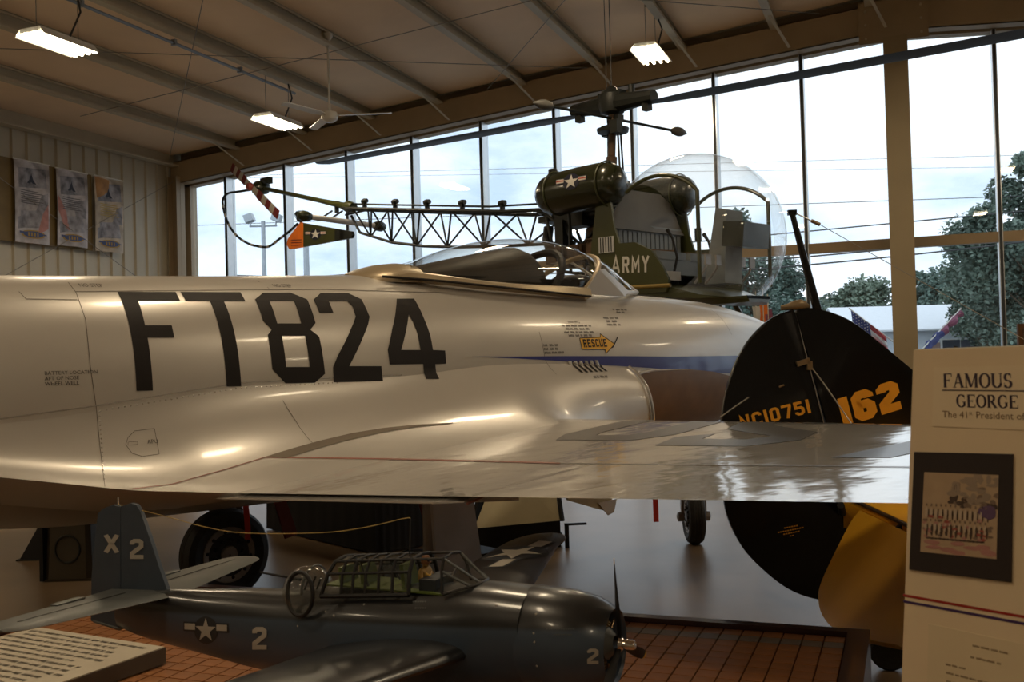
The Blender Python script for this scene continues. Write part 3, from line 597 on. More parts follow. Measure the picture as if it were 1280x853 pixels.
# wing markings
decal(MB(), [[(332, 571.5), (366, 561), (400, 551.5), (440, 542), (480, 535.5), (520, 531.5), (566, 528.8), (566, 530), (520, 534.5), (490, 539), (460, 545), (430, 552), (400, 560.5), (375, 568), (358, 573)]], jpx, 7, .003).build('walkway', M['walk'], jet)
seam([(332, 572), (420, 573.2), (500, 574.5), (600, 576.8), (700, 579.5)], .8, jpx, 'red_line', 'redline', .002, 8); seam([(332, 572), (280, 588), (215, 606), (165, 612)], .5, jpx, 'red_line', 'redline', .003, 8)
qt = lambda y, u: le(y)-u*(le(y)-te(y))
hl = [(1.275, -2.527), (1.326, -3.396), (1.373, -4.116), (1.45, -5.3)]
seam(hl, .005, top, 'aileron_hinge_seam', 'seam', .0015)
seam([(a+.008, b) for a, b in hl], .003, top, 'piano_hinge', 'bright', .003)
for y in (3.30, 3.37): MB().box((1.322, -y, wz(y, (le(y)-1.322)/(le(y)-te(y)), 1)+.001), (.008, .04, .003)).build('hinge_tab', M['seam'], jet)
seam([(1.29, -2.75), (.64, -2.74)], .003, top, 'panel_seam', 'seam', .003)
def wl_(polys, dt, dy): decal(MB(), [[(min(x+dt, le(y+dy)-.10), -(y+dy)) for x, y in p] for p in polys], top, .06, .0014).build('wing_marking', M['grey_mark'], jet)
wl_([[(1.44, 2.36), (1.62, 2.24), (2.4, 2.20), (2.4, 2.42), (1.70, 2.45), (1.60, 2.50), (1.60, 2.72), (1.72, 2.78), (2.4, 2.74), (2.4, 2.96), (1.62, 3.02), (1.44, 2.88)]], .44, -.46)   # U
wl_([[(1.36, 3.06), (1.60, 2.98), (1.70, 3.14), (1.55, 3.18), (1.53, 3.44), (1.63, 3.50), (1.85, 3.1), (2.05, 3.02), (2.3, 3.08), (2.36, 3.4), (2.2, 3.62), (2.0, 3.62), (2.02, 3.42), (2.2, 3.34), (2.1, 3.2), (1.95, 3.3), (1.75, 3.66), (1.52, 3.72), (1.36, 3.56)]], .39, -.36)   # S
wl_([[(1.30, 3.86), (1.32, 4.08), (2.25, 4.32), (2.25, 4.1)]], .22, -.12); wl_([[(1.34, 4.62), (1.36, 4.84), (2.25, 4.34), (2.25, 4.12)]], .22, -.12); wl_([[(1.60, 4.1), (1.78, 4.16), (1.78, 4.6), (1.60, 4.68)]], .22, -.12)   # A
wl_([[(1.40, 5.05), (1.40, 5.27), (1.78, 5.25), (1.78, 5.5), (1.95, 5.5), (1.95, 5.24), (2.1, 5.23), (2.1, 5.55), (2.25, 5.55), (2.25, 5.0)]], .2, -.1)   # F
# flap, hanging a little below the trailing edge
fl = MB(); rs = []
for y in (.75, 1.2, 1.7, 2.2, 2.60, 2.70):
    a = te(y); rs.append([V((a+.10, -y, zte(y)+.001)), V((a-.03+(.05 if y > 2.65 else 0), -y, zte(y)-.020)), V((a-.03+(.05 if y > 2.65 else 0), -y, zte(y)-.027)), V((a+.3, -y, zte(y)-.05)), V((a+.3, -y, zte(y)-.02))])
flap = fl.rings(rs).build('flap', M['wingskin'], jet, flat=True)
MB().path([(te(2.71)+.02, -2.715, zte(2.71)-.03), (te(2.71)+.1, -2.715, zte(2.71)-.012), (te(2.71)+.2, -2.715, zte(2.71)-.01)], .005, 6).build('flap_edge', M['redline'], flap)
# canopy
def cring(t, hw, zs, zt, n=2.0, k=20):
    return [V((t, hw*math.copysign(abs(cos(pi*i/k))**(2/n), cos(pi*i/k)), zs+(zt-zs)*abs(sin(pi*i/k))**(2/n))) for i in range(k+1)]
CT = [(2.02, 2.30), (2.10, 2.345), (2.337, 2.40), (2.658, 2.506), (2.959, 2.575), (3.275, 2.611), (3.694, 2.59), (4.094, 2.487), (4.2, 2.44)]
CS = [(2.02, 2.275), (2.1, 2.285), (2.75, 2.232), (3.65, 2.215), (4.2, 2.205)]
CWd = [(2.02, .30), (2.2, .36), (2.7, .405), (3.4, .41), (3.9, .39), (4.2, .36)]
cts = [2.04+.06*i for i in range(34)]
# bow frame leans back: shear x so that the arch top is forward of its foot
def cslant(p): 
    f_ = max(0, (p.x-3.2)/.85)*.42; return V((p.x+f_*((p.z-2.21)/.3-1)*.9, p.y, p.z))
MB().rings([[cslant(p) for p in cring(t, sitp(CWd, t), sitp(CS, t), sitp(CT, t))] for t in cts], False, False).build('canopy_glass', M['canopy'], jet, ang=70)
bow = [cslant(p) for p in cring(4.05, sitp(CWd, 4.05)+.006, 2.205, sitp(CT, 4.05)+.01)]
MB().path(bow, .022, 8).build('canopy_bow', M['gold'], jet)
for s in (-1, 1):
    rs = []
    for t in [2.0+.08*i for i in range(22)]:
        hw = sitp(CWd, t)+.005; z1 = sitp(CS, t)+.005; z0 = min(z1-.04, itp([(1.9, 2.25), (2.0, 2.25), (2.6, 2.208), (2.95, 2.188), (3.7, 2.15)], t))
        rs.append([V((t, s*hw, z1)), V((t, s*(hw+.018), z1-.01)), V((t, s*(hw+.035), z0)), V((t, s*(hw-.03), z0-.02))])
    MB().rings(rs).build('canopy_rail', M['gold'], jet, ang=25)
    MB().path([V((t, s*(sitp(CWd, t)+.042), itp([(1.8, 2.252), (2.0, 2.246), (2.6, 2.206), (2.95, 2.186), (3.7, 2.148)], t))) for t in [1.86+.1*i for i in range(19)]], .009, 6).build('canopy_seal', M['ink'], jet)
rs = []
for t, hw, zt in [(1.78, .12, 2.287), (1.84, .24, 2.305), (1.92, .31, 2.335), (2.02, .345, 2.36), (2.12, .36, 2.372), (2.2, .35, 2.37)]: rs.append(cring(t, hw, 2.22, zt, 2.2))
MB().rings(rs, True, False).build('canopy_aft_fairing', M['gold'], jet, ang=60)
# windscreen: flat front pane and two curved quarter panes in a frame
b_top, foot = bow[10], V((4.60, 0, 2.225))
for s in (-1, 1):
    side_b = [p for p in bow if p.y*s >= -.001]; side_b = side_b if s < 0 else side_b[::-1]
    side_b.sort(key=lambda p: p.z)
    q = [p+V((.015, 0, 0)) for p in side_b]; tgt = [V((3.82+.74*k/(len(q)-1), s*(.365-.27*k/(len(q)-1)), 2.19+.03*k/(len(q)-1))) for k in range(len(q))]
    fr_ = [V((4.0, s*.36, 2.2)).lerp(V((4.56, s*.10, 2.23)), k/(len(q)-1)) for k in range(len(q))]
    MB().rings([[a.lerp(b, j/5)+V((0, s*.03*sin(pi*j/5), .02*sin(pi*j/5))) for a, b in zip(q, fr_)] for j in range(6)], False, False).build('windscreen_glass', M['canopy'], jet, ang=70)
    MB().path([V((3.80, s*.385, 2.20)), V((4.0, s*.375, 2.195)), V((4.3, s*.25, 2.205)), V((4.56, s*.10, 2.225)), V((4.62, 0, 2.215))], .02, 8).build('windscreen_frame', M['silver'], jet)
    MB().path([V((4.56, s*.10, 2.23)), b_top.lerp(bow[7 if s > 0 else 13], .8)], .012, 8).build('windscreen_post', M['silver'], jet)
    pl = MB().prism([(3.62, s*.40, 2.17), (3.80, s*.40, 2.36), (3.86, s*.392, 2.37), (4.16, s*.36, 2.21), (4.1, s*.38, 2.16)], (0, s*.012, 0)).build('bow_side_plate', M['silver'], jet)
# cockpit interior
MB().rings([ring(t, 2.25, hw, zt-2.25, .05, 2.3, 20) for t, hw, zt in [(2.18, .2, 2.30), (2.3, .28, 2.355), (2.65, .33, 2.43), (3.0, .35, 2.50), (3.2, .34, 2.54), (3.27, .33, 2.52), (3.31, .33, 2.46), (3.32, .33, 2.3)]]).build('headrest_cover', M['darkcover'], jet)
MB().path([V((3.36+.26*sin(pi*i/12), .37*cos(pi*i/12), 2.22+.30*sin(pi*i/12))) for i in range(13)], .03, 8).build('inner_hoop', M['black'], jet)
MB().rings([ring(t, 2.28, hw, zt, .06, 2.3, 16) for t, hw, zt in [(3.72, .05, .03), (3.78, .13, .07), (3.95, .15, .08), (4.08, .12, .06), (4.14, .05, .03)]]).build('instrument_shroud', M['black'], jet)
MB().box((3.0, 0, 2.26), (1.7, .66, .04)).build('cockpit_tub', M['black'], jet)
# undercarriage
def wheel(o, r, wd, parent, ax):
    prof = [(r*.60, -wd*.38), (r*.8, -wd*.5), (r*.93, -wd*.42), (r, -wd*.22), (r, -wd*.2), (r*.985, -wd*.17), (r*.985, -wd*.14), (r, -wd*.12), (r, -wd*.04), (r*.985, -wd*.02), (r*.985, wd*.02), (r, wd*.04), (r, wd*.12), (r*.985, wd*.14), (r*.985, wd*.17), (r, wd*.2), (r, wd*.22), (r*.93, wd*.42), (r*.8, wd*.5), (r*.60, wd*.38)]
    ty = MB().lathe(prof, o, ax, 40).build('tyre', M['rubber'], parent); a = V(ax).normalized(); e1 = a.orthogonal().normalized(); e2 = a.cross(e1)
    h = MB()
    for s in (-1, 1): h.lathe([(r*.62, s*wd*.36), (r*.6, s*wd*.42), (r*.5, s*wd*.40), (r*.42, s*wd*.34), (r*.2, s*wd*.36), (r*.18, s*wd*.46), (r*.02, s*wd*.46)], o, ax, 32, False)
    hb = h.build('wheel_hub', M['wheel'], ty); k_ = MB()
    for k in range(10):
        c = cos(2*pi*k/10); d = sin(2*pi*k/10)
        for s in (-1, 1): k_.lathe([(r*.055, wd*.36*s), (r*.04, wd*.47*s)], V(o)+(e1*c+e2*d)*r*.33, ax, 8); k_.lathe([(r*.045, wd*.40*s), (r*.03, wd*.43*s)], V(o)+(e1*cos(2*pi*(k+.5)/10)+e2*sin(2*pi*(k+.5)/10))*r*.51, ax, 6)
    k_.build('hub_bolts', M['black'], ty); return ty
for s in (-1, 1):
    wheel((1.45, s*1.2, .33), .33, .19, jet, (0, s, 0))
    MB().tube((1.45, s*1.335, .33), (1.48, s*1.335, 1.08), .04, .05, 12).tube((1.45, s*1.2, .33), (1.45, s*1.33, .33), .035).build('gear_strut', M['wheel'], jet)
    MB().path([(1.5, s*1.36, .45), (1.66, s*1.36, .62), (1.52, s*1.36, .85)], .03, 6).build('torque_link', M['wheel'], jet)
    MB().prism([(1.40, s*1.41, 1.12), (1.66, s*1.41, 1.14), (1.76, s*1.40, .50), (1.44, s*1.40, .50)], (0, s*.02, 0)).build('gear_door', M['ltgrey'], jet)
    MB().prism([(1.66, s*.93, .92), (1.74, s*.93, .92), (1.90, s*.93, .44), (1.80, s*.93, .42)], (0, s*.02, 0)).build('inner_gear_door', M['redp'], jet)
ax = V((.755, -.655, 0)); wheel((5.32, -.02, .245), .245, .15, jet, ax)
MB().tube((5.32, -.02, .3), (5.30, 0, 1.1), .035, .045, 10).build('nose_strut', M['wheel'], jet)
for s in (-1, 1): MB().bar(V((5.32, -.02, .245))+ax*.1*s, V((5.32, -.02, .56))+ax*.1*s, .05, .025, up=ax).lathe([(.045, .09*s), (.045, .14*s), (.02, .15*s)], (5.32, -.02, .245), ax, 10).build('fork_arm', M['wheel'], jet)
MB().bar(V((5.32, -.02, .56))-ax*.1, V((5.32, -.02, .56))+ax*.1, .06, .05).build('fork_bridge', M['wheel'], jet)
M['cream'] = mat('cream_primer', (.55, .45, .27), .5)
nd = MB().prism([(3.98, .2, 1.0), (4.55, .2, .96), (4.50, .2, .40), (4.42, .2, .38), (4.32, .2, .41), (3.98, .2, .52)], (0, .02, 0)).build('nose_gear_door', M['cream'], jet)
MB().prism([(4.32, .185, .46), (4.55, .185, .47), (4.51, .185, .36), (4.44, .185, .34)], (0, .012, 0)).build('door_hinge', M['bright'], nd)
def ribbon(p, z1, label, wd=.045):
    t = thing('ribbon', label, 'ribbon', p); m = MB(); rs = []
    for k in range(9):
        z = -(p.z-z1)*k/8; x = .008*sin(k*1.1); n_ = CR*wd/2; dd = V((0, x, z)); rs.append([dd-n_, dd+n_, dd+n_+V((0, .003, 0)), dd-n_+V((0, .003, 0))])
    m.rings(rs).build('cloth_strip', M['ribbon'], t, flat=True); MB().lathe([(.012, -.006), (.012, .006)], (0, 0, 0), (0, 1, 0), 10).build('clip', M['wheel'], t)
P = J.w(*J.s(820, 653, -.12)); P0 = J.w(*J.s(820, 653, -.12)); tt = J.l(P0).x
ribbon(J.w(tt, -.12, sitp(FB, tt)+.02), P0.z, 'red warning ribbon hanging under the jet nose, left of the nose wheel')
P0 = J.w(*J.s(309, 675, 1.0)); ribbon(V((P0.x, P0.y, 1.06)), P0.z, 'red warning ribbon hanging in front of the main wheel with the bolted hub', .04)
# ================================================================== helicopter
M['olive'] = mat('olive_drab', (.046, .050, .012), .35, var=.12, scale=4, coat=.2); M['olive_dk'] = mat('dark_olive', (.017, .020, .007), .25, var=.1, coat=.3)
M['heliblk'] = mat('sooty_steel', (.016, .018, .015), .5, .2, var=.3, scale=9); M['rust'] = mat('engine_brown', (.10, .06, .035), .55, .4, var=.4, scale=12)
M['quilt'] = mat('grey_quilted_wall', (.17, .19, .20), .6, var=.1); M['seat'] = mat('grey_seat_vinyl', (.20, .22, .23), .5); M['blade'] = mat('rotor_blade_grey', (.010, .012, .017), .5, spec=.3)
M['starw'] = mat('star_white', (.62, .60, .55), .5); M['starb'] = mat('star_blue_black', (.012, .013, .03), .5); M['starr'] = mat('star_bar_red', (.45, .08, .06), .5)
M['orange'] = mat('signal_orange', (.85, .20, .02), .45); M['bubble'] = glass('bubble_plexiglass', (.965, .97, .965), haze=.075, gloss=.8); M['insb'] = mat('instrument_grey', (.10, .095, .085), .5); M['lgt'] = mat('light_grey_paint', (.5, .5, .5), .4)
hub = at_depth(765, 130, 11.0); H = Frame(hub, ld(.70, -.714))
hel = thing('helicopter', 'olive drab army helicopter with clear bubble cabin and open lattice tail boom', 'helicopter', (-3.169, 11.593, -.1545), H.a)
hel.scale = (1.0909,)*3   # hangs on cables from the roof, clear of the jet below
HTOP = (roof(-3.2)+.1545)/1.0909
S = lambda x, y, yy=0: H.s(x, y, yy)
# mast and main rotor (built along the rotor's own direction)
mt, mb_ = V((.015, 0, 4.50)), V((-.05, 0, 3.55))
MB().path([mb_, mb_.lerp(mt, .35), mb_.lerp(mt, .36), mt], [.06, .06, .042, .042], 12).build('mast', M['rust'], hel)
for dx, dy in ((-.09, .03), (.09, -.03), (.03, .09)): MB().tube(V((dx*1.3, dy*1.3, 3.62)), V((dx, dy, 4.28)), .011, n=6).build('control_rod', M['heliblk'], hel)
sw = MB().lathe([(.06, -.03), (.17, -.02), (.18, .02), (.06, .05)], (0, 0, 4.17)); sw.box((.13, -.1, 4.18), (.1, .1, .14)).box((-.14, .08, 4.20), (.1, .1, .12)); sw.build('swashplate', M['heliblk'], hel)
q = ld(.66, -.75); bd = V((q.dot(H.f), q.dot(H.p), -.0687)).normalized(); bw = V((-bd.y, bd.x, 0)).normalized(); bz = bd.cross(bw)
hc = V((0, 0, 4.466))
rot = MB(); rot.lathe([(.05, -.12), (.13, -.1), (.16, 0), (.14, .1), (.07, .16), (.03, .2)], hc, (0, 0, 1), 14); rot.box(hc+V((0, 0, .08)), (.3, .12, .1)); rot.build('rotor_head', M['heliblk'], hel)
hh = MB()
for s in (-1, 1): hh.path([hc+bd*s*.08, hc+bd*s*.35, hc+bd*s*.6], [.11, .085, .07], 10); hh.box(hc+bd*s*.5-V((0, 0, .09)), (.08, .08, .1)); hh.lathe([(.035, 0), (.035, .16)], hc+bd*s*.2+bw*.1+V((0, 0, .04)), (0, 0, 1), 8)
hh.build('blade_grip', M['heliblk'], hel)
ca = [(.5, 0), (.42, .1), (.25, .16), (.0, .14), (-.25, .08), (-.5, 0), (-.25, -.05), (0, -.07), (.25, -.08), (.42, -.05)]
for s in (-1, 1):
    rs = []
    for r, c, sk in [(.5, .12, 0), (.7, .2, 0), (1.1, .30, 0), (2.5, .30, 0), (4.2, .29, 0), (5.9, .28, 0), (6.15, .27, .02), (6.25, .1, .08)]:
        o = hc-V((0, 0, .064))+bd*s*r; rs.append([o+bw*s*c*x*1.0+bz*(c*.42*y) for x, y in ca])
    MB().rings(rs).build('rotor_blade', M['blade'], hel, ang=60)
wl0, wl1 = H.l(at_depth(690, 133, 10.42)), H.l(at_depth(840, 163, 11.6))
sb = MB().tube(wl0, wl1, .016, n=8).box((wl0+wl1)/2, (.16, .1, .08)); sb.build('stabilizer_bar', M['heliblk'], hel)
for p_, sg in ((wl0, -1), (wl1, 1)):
    ax = (wl1-wl0).normalized()*sg; MB().lathe([(.012, -.02), (.045, .03), (.055, .10), (.05, .16), (.02, .23), (.003, .26)], p_, ax, 12).build('tip_weight', M['insb'], hel)
MB().tube(hc+V((0, 0, .18)), V((0, 0, HTOP)), .005, n=6).tube(hc+V((-.12, .06, .1)), V((-.12, .06, HTOP)), .004, n=6).build('hanging_cable', M['dkwire'], hel)
# saddle fuel tanks
tk = []
for s in (-1, 1):
    pr = [(.002, -.545), (.10, -.54), (.17, -.51), (.215, -.44), (.235, -.3), (.24, 0), (.235, .3), (.215, .44), (.17, .51), (.10, .54), (.002, .545)]
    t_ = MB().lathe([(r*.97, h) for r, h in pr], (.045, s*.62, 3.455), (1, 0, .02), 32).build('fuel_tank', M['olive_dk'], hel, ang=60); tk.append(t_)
    for x in (-.32, .40): MB().path([V((.045+x, s*.62+.236*cos(2*pi*k/24), 3.455+.236*sin(2*pi*k/24))) for k in range(24)], .008, 5, closed=True).build('tank_strap', M['olive'], t_)
    MB().lathe([(.05, .2), (.05, .27), (.02, .28)], (-.34, s*.62, 3.455), (0, 0, 1), 12).build('filler_cap', M['heliblk'], t_)
bt = bvh_of(tk[:1]); hs_ = lambda u, v: ((V((u, -3, v)), V((0, 1, 0))), bt)
c0 = S(714, 227, -.85); hpx = lambda u, v: (H.ray(u, v), bt)
def insignia(par, wm, bm_, cx, cy, r, cast, st=.03, e=.002, ux=V((1, 0)), uy=V((0, 1)), red=True):
    mb_w, mb_b = MB(), MB(); T_ = lambda pl: [(cx+ux.x*x*r+uy.x*y*r, cy+ux.y*x*r+uy.y*y*r) for x, y in pl]
    decal(mb_b, [T_(disc(0, 0, 1.12, 28))], cast, st, e); decal(mb_b, [T_([(-2.12, -.14), (2.12, -.14), (2.12, .62), (-2.12, .62)])], cast, st, e*.9)
    decal(mb_w, [T_(star(0, 0, 1))], cast, st, e*2); 
    for s in (-1, 1):
        x0, x1 = sorted((s*1.0, s*2.0)); decal(MB(), [T_([(x0, 0), (x1, 0), (x1, .5), (x0, .5)])], cast, st, e*1.8).build('insignia_bar', wm, par)
        if red: decal(MB(), [T_([(x0, .17), (x1, .17), (x1, .34), (x0, .34)])], cast, st, e*2.6).build('insignia_stripe', M['starr'], par)
    mb_b.build('insignia_field', bm_, par); mb_w.build('insignia_star', wm, par)
insignia(tk[0], M['starw'], M['starb'], 714, 227.5, 9.2, hpx, 4, .003, V((1, -.16)), V((.05, -1)))
# engine bay
eng = MB().lathe([(.16, 0), (.24, .05), (.26, .3), (.24, .55), (.16, .6)], (-.12, 0, 2.55), (0, 0, 1), 18).build('engine_block', M['rust'], hel)
for s in (-1, 1):
    for x in (-.32, 0, .26):
        m = MB(); 
        for k in range(7): m.box((x-.1, s*(.27+.05*k), 2.80), (.2, .022, .24-.01*k))
        m.box((x-.1, s*.42, 2.80), (.13, .36, .15)); m.build('engine_cylinder', M['rust'], eng, flat=True)
MB().lathe([(.22, 0), (.30, .03), (.30, .09), (.22, .12)], (-.05, 0, 3.20), (0, 0, 1), 20).build('cooling_fan', M['heliblk'], hel)
MB().lathe([(.12, 0), (.17, .1), (.14, .3), (.09, .45)], (-.05, 0, 3.3), (0, 0, 1), 16).build('transmission', M['heliblk'], hel)
m = MB()
for s in (-1, 1):
    for a, b in [((.36, s*.3, 3.25), (-.55, s*.28, 3.30)), ((.36, s*.42, 2.5), (-.2, s*.40, 2.75)), ((-.2, s*.40, 2.75), (-.55, s*.28, 3.30)), ((.36, s*.42, 2.5), (-.85, s*.22, 3.35)), ((.36, s*.42, 3.25), (-.6, s*.3, 2.66)), ((-.6, s*.3, 2.66), (-.85, s*.22, 3.35)), ((.36, s*.42, 2.5), (-.6, s*.3, 2.66)), ((-.85, s*.22, 3.05), (-.6, s*.3, 2.66)), ((-.55, s*.28, 3.30), (-.95, s*.22, 3.37)), ((-.3, s*.42, 3.3), (-.3, s*.42, 2.6))]: m.tube(V(a), V(b), .018, n=7)
m.build('engine_mount', M['heliblk'], hel)
MB().box((-.42, -.2, 3.22), (.42, .22, .18)).box((-.75, 0, 3.28), (.45, .42, .07)).box((-.52, -.28, 3.06), (.12, .16, .3)).lathe([(.09, 0), (.09, .2), (.05, .24)], (-.55, -.25, 3.3), (0, 0, 1), 12).build('accessory_box', M['heliblk'], hel)
MB().path([S(686, 285, -.1), S(684, 300, -.15), S(690, 318, -.25), S(700, 335, -.3)], .06, 10).build('intake_hose', M['black'], hel)
MB().path([S(733, 345, -.46), S(728, 318, -.46), S(733, 300, -.46), S(750, 298, -.46)], .014, 6).build('frame_tube', M['rust'], hel)
MB().box((-.62, -.05, 3.58), (.22, .2, .24)).lathe([(.11, 0), (.12, .06), (.08, .13)], (-.62, -.05, 3.68), (0, 0, 1), 14).build('oil_tank', M['heliblk'], hel)
# lattice boom
tz = lambda x: sitp([(-4.97, 3.935), (-3.79, 3.765), (-.9, 3.36)], x); tw_ = lambda x: .12+.13*(x+5)/4.1
bz_ = lambda x: sitp([(-4.95, 3.86), (-4.73, 3.564), (-3.3, 3.226), (-.8, 3.0)], x)
m = MB()
for s in (-1, 1): m.path([V((x, s*tw_(x), tz(x))) for x in (-.6, -1.5, -2.5, -3.5, -4.3, -4.97)], .024, 8)
m.path([V((x, 0, bz_(x))) for x in (-.6, -1.6, -2.6, -3.3, -4.0, -4.73, -4.93)], .02, 8)
m.build('boom_longeron', M['heliblk'], hel)
xs = [-.95, -1.75, -2.5, -3.15, -3.75, -4.25, -4.7]; br = MB()
for i, x in enumerate(xs):
    xm = x-.38 if i == len(xs)-1 else (x+xs[i+1])/2
    for s in (-1, 1):
        br.tube(V((x, s*tw_(x), tz(x))), V((xm, 0, bz_(xm))), .013, n=6)
        if i < len(xs)-1: br.tube(V((xs[i+1], s*tw_(xs[i+1]), tz(xs[i+1]))), V((xm, 0, bz_(xm))), .013, n=6)
    br.tube(V((x, -tw_(x), tz(x))), V((x, tw_(x), tz(x))), .012, n=6); br.tube(V((x, -tw_(x), tz(x))), V((xm, tw_(xm), tz(xm))), .009, n=6)
br.build('boom_brace', M['heliblk'], hel)
MB().path([V((x, 0, tz(x)+.075)) for x in (-.3, -2, -4, -4.97)], .013, 8).build('drive_shaft', M['heliblk'], hel)
for px in (421, 456, 494, 534, 578, 628):
    p = S(px, 262, 0); MB().box((p.x, 0, tz(p.x)+.05), (.03, .06, .14)).lathe([(.032, -.05), (.04, 0), (.032, .05)], (p.x, 0, tz(p.x)+.12), (1, 0, 0), 12).build('shaft_bearing', M['heliblk'], hel)
# tail: raised gearbox tube, rotor, guard, fin and stabilizer
g0, g1 = S(437, 259), S(327, 235)
MB().path([g0, g0.lerp(g1, .3), g1], [.055, .036, .032], 10).lathe([(.07, -.1), (.09, 0), (.07, .1)], g0, (1, 0, -.2), 12).build('gearbox_tube', M['olive'], hel)
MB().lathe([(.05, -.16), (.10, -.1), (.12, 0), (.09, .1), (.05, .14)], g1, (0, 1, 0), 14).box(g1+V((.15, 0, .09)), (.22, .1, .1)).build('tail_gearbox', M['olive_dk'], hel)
h0 = g1+V((0, -.2, 0)); tv = (S(348, 264, h0.y)-S(291.5, 206, h0.y)).normalized()
tr_ = MB().lathe([(.05, -.06), (.07, 0), (.04, .05)], h0, (0, 1, 0), 12).tube(g1, h0, .03).build('tail_rotor_hub', M['starr'], hel)
tn = V((tv.z, 0, -tv.x)); M['bred'] = mat('blade_red', (.22, .03, .03), .45); M['bwht'] = mat('blade_white', (.6, .55, .48), .45)
for s, tot in ((1, (S(349, 265, h0.y)-h0).length), (-1, (S(291, 204, h0.y)-h0).length)):
    e_ = [.08, .26, .42, .57, .71, .85, 1.0]
    for k in range(6):
        c = .075 if k else .06
        q = lambda f, c_: [h0+tv*s*tot*f+tn*c_*x+V((0, c_*y, 0)) for x, y in ((1, 0), (.5, .16), (-1, .03), (-1, -.03), (.5, -.14))]
        MB().rings([q(e_[k], c), q(e_[k+1], c)]).build('blade_band', M['bred'] if k % 2 == (1 if s > 0 else 1) else M['bwht'], tr_)
gp = [g1+V((-.05, 0, 0)), S(300, 239.5), S(285, 242), S(278.5, 250), S(280, 264), S(286, 281), S(296, 295), S(310, 304.5), S(325, 308.5), S(337, 308), S(349, 299), S(360, 291), S(372, 280)]
def smooth_path(P, k=4):
    out = []
    for i in range(len(P)-1):
        a, b, c, d = P[max(i-1, 0)], P[i], P[i+1], P[min(i+2, len(P)-1)]
        for j in range(k):
            u = j/k; out.append(.5*((2*b)+(c-a)*u+(2*a-5*b+4*c-d)*u*u+(3*b-a-3*c+d)*u**3))
    return out+[P[-1]]
gp = smooth_path(gp); gd = MB().path(gp, .020, 8).build('tail_guard', M['heliblk'], hel)
for k in range(14, len(gp)-6, 3): MB().tube(gp[k], gp[k+1], .0225, n=8).build('guard_band', M['starw'], gd)
fo = [(376.5, 278), (380.5, 279), (380.5, 309), (363, 312), (359.6, 306), (360.8, 299)]; fb_ = [(380.5, 279), (440.5, 289.5), (442, 294), (440, 298), (380.5, 309)]
P3 = lambda pl: [S(x, y)+V((0, -.02, 0)) for x, y in pl]
MB().prism(P3(fo), (0, .04, 0)).build('fin_rudder', M['orange'], hel); fn = MB().prism(P3(fb_), (0, .04, 0)).build('ventral_fin', M['olive'], hel)
MB().prism([p+V((0, -.003, 0)) for p in P3([(420, 286), (440.5, 289.5), (442, 294), (440, 298), (420, 301.5)])], (0, .046, 0)).build('fin_tip', M['heliblk'], fn)
bf = bvh_of([fn]); fpx = lambda u, v: (H.ray(u, v), bf)
insignia(fn, M['starw'], M['starb'], 394.5, 293, 6.3, fpx, 8, .003, V((1, -.02)), V((.08, -1)))
seg = MB()
for k in range(3): decal(seg, [[(364, 300+k*3.2), (377, 299.5+k*3.2), (377, 300.5+k*3.2), (364, 301+k*3.2)]], lambda u, v: (H.ray(u, v), bvh_of([o for o in hel.children if o.name.startswith('fin_rudder')])), 30, .003)
seg.build('fin_lettering', M['redp'], hel)
sx = -5.15; s0, s1 = H.x(381, 270.5, sx), H.x(474, 283, sx)
MB().path([s0, s0.lerp(s1, .5), s1], [.04, .042, .04], 12).build('stabilizer_tube', M['lgt'], hel)
for p_, d in ((s0, s0-s1), (s1, s1-s0)): MB().lathe([(.05, -.10), (.075, -.04), (.08, .04), (.05, .10), (.0, .12)], p_, d, 12).build('stabilizer_end', M['olive_dk'], hel)
MB().path([S(381, 273), S(377, 271), S(372, 268)], [.05, .10, .06], 8).build('fin_bracket', M['olive_dk'], hel)
for px in (397, 410): MB().tube(S(px, 276, 0), S(px+18, 264, 0), .014).build('stay', M['heliblk'], hel)
# cabin
C_, RX, RY, RZ, YC, XC = V((1.04, 0, 2.86)), .93, .84, .87, .62, 1.52
bm = bmesh.new(); bmesh.ops.create_uvsphere(bm, u_segments=64, v_segments=40, radius=1)
for v in bm.verts: v.co = V((C_.x+RX*v.co.x, RY*v.co.y, C_.z+RZ*v.co.z))
cuts = [(V((0, YC, 0)), V((0, 1, 0))), (V((0, -YC, 0)), V((0, 1, 0))), (V((XC, 0, 0)), V((1, 0, 0))), (V((0, 0, 2.20)), V((0, 0, 1))), (V((.42, 0, 0)), V((1, 0, 0)))]
for co, no in cuts: bmesh.ops.bisect_plane(bm, geom=bm.verts[:]+bm.edges[:]+bm.faces[:], plane_co=co, plane_no=no)
kill = [f for f in bm.faces if (lambda c: (abs(c.y) > YC and c.x < XC) or c.x < .42 or (c.z < 2.20 + (0 if c.x > 1.25 else 5*(1.25-c.x)) and not c.z > 3.0))(f.calc_center_median())]
bmesh.ops.delete(bm, geom=kill, context='FACES'); mm = MB(); mm.v = [tuple(v.co) for v in bm.verts]; bm.verts.index_update(); mm.f = [tuple(v.index for v in f.verts) for f in bm.faces]; bm.free()
mm.build('bubble', M['bubble'], hel, ang=80)
ks = sqrt(1-(YC/RY)**2)
for s in (-1, 1):
    a0 = pi-math.asin(min(1, (3.33-C_.z)/(RZ*ks))); a1 = math.acos((XC-C_.x)/(RX*ks)); pts = [V((C_.x+RX*ks*cos(a0+(a1-a0)*k/20), s*(YC+.005), C_.z+RZ*ks*sin(a0+(a1-a0)*k/20))) for k in range(21)]
    pts += [V((XC, s*(YC+.005), pts[-1].z-(pts[-1].z-2.36)*k/4)) for k in range(1, 5)]
    MB().path(pts, .02, 8).build('door_hoop', M['olive'], hel)
    MB().box((XC-.01, s*YC, 2.82), (.05, .04, .12)).build('door_latch', M['black'], hel)
belly = MB(); rs = []
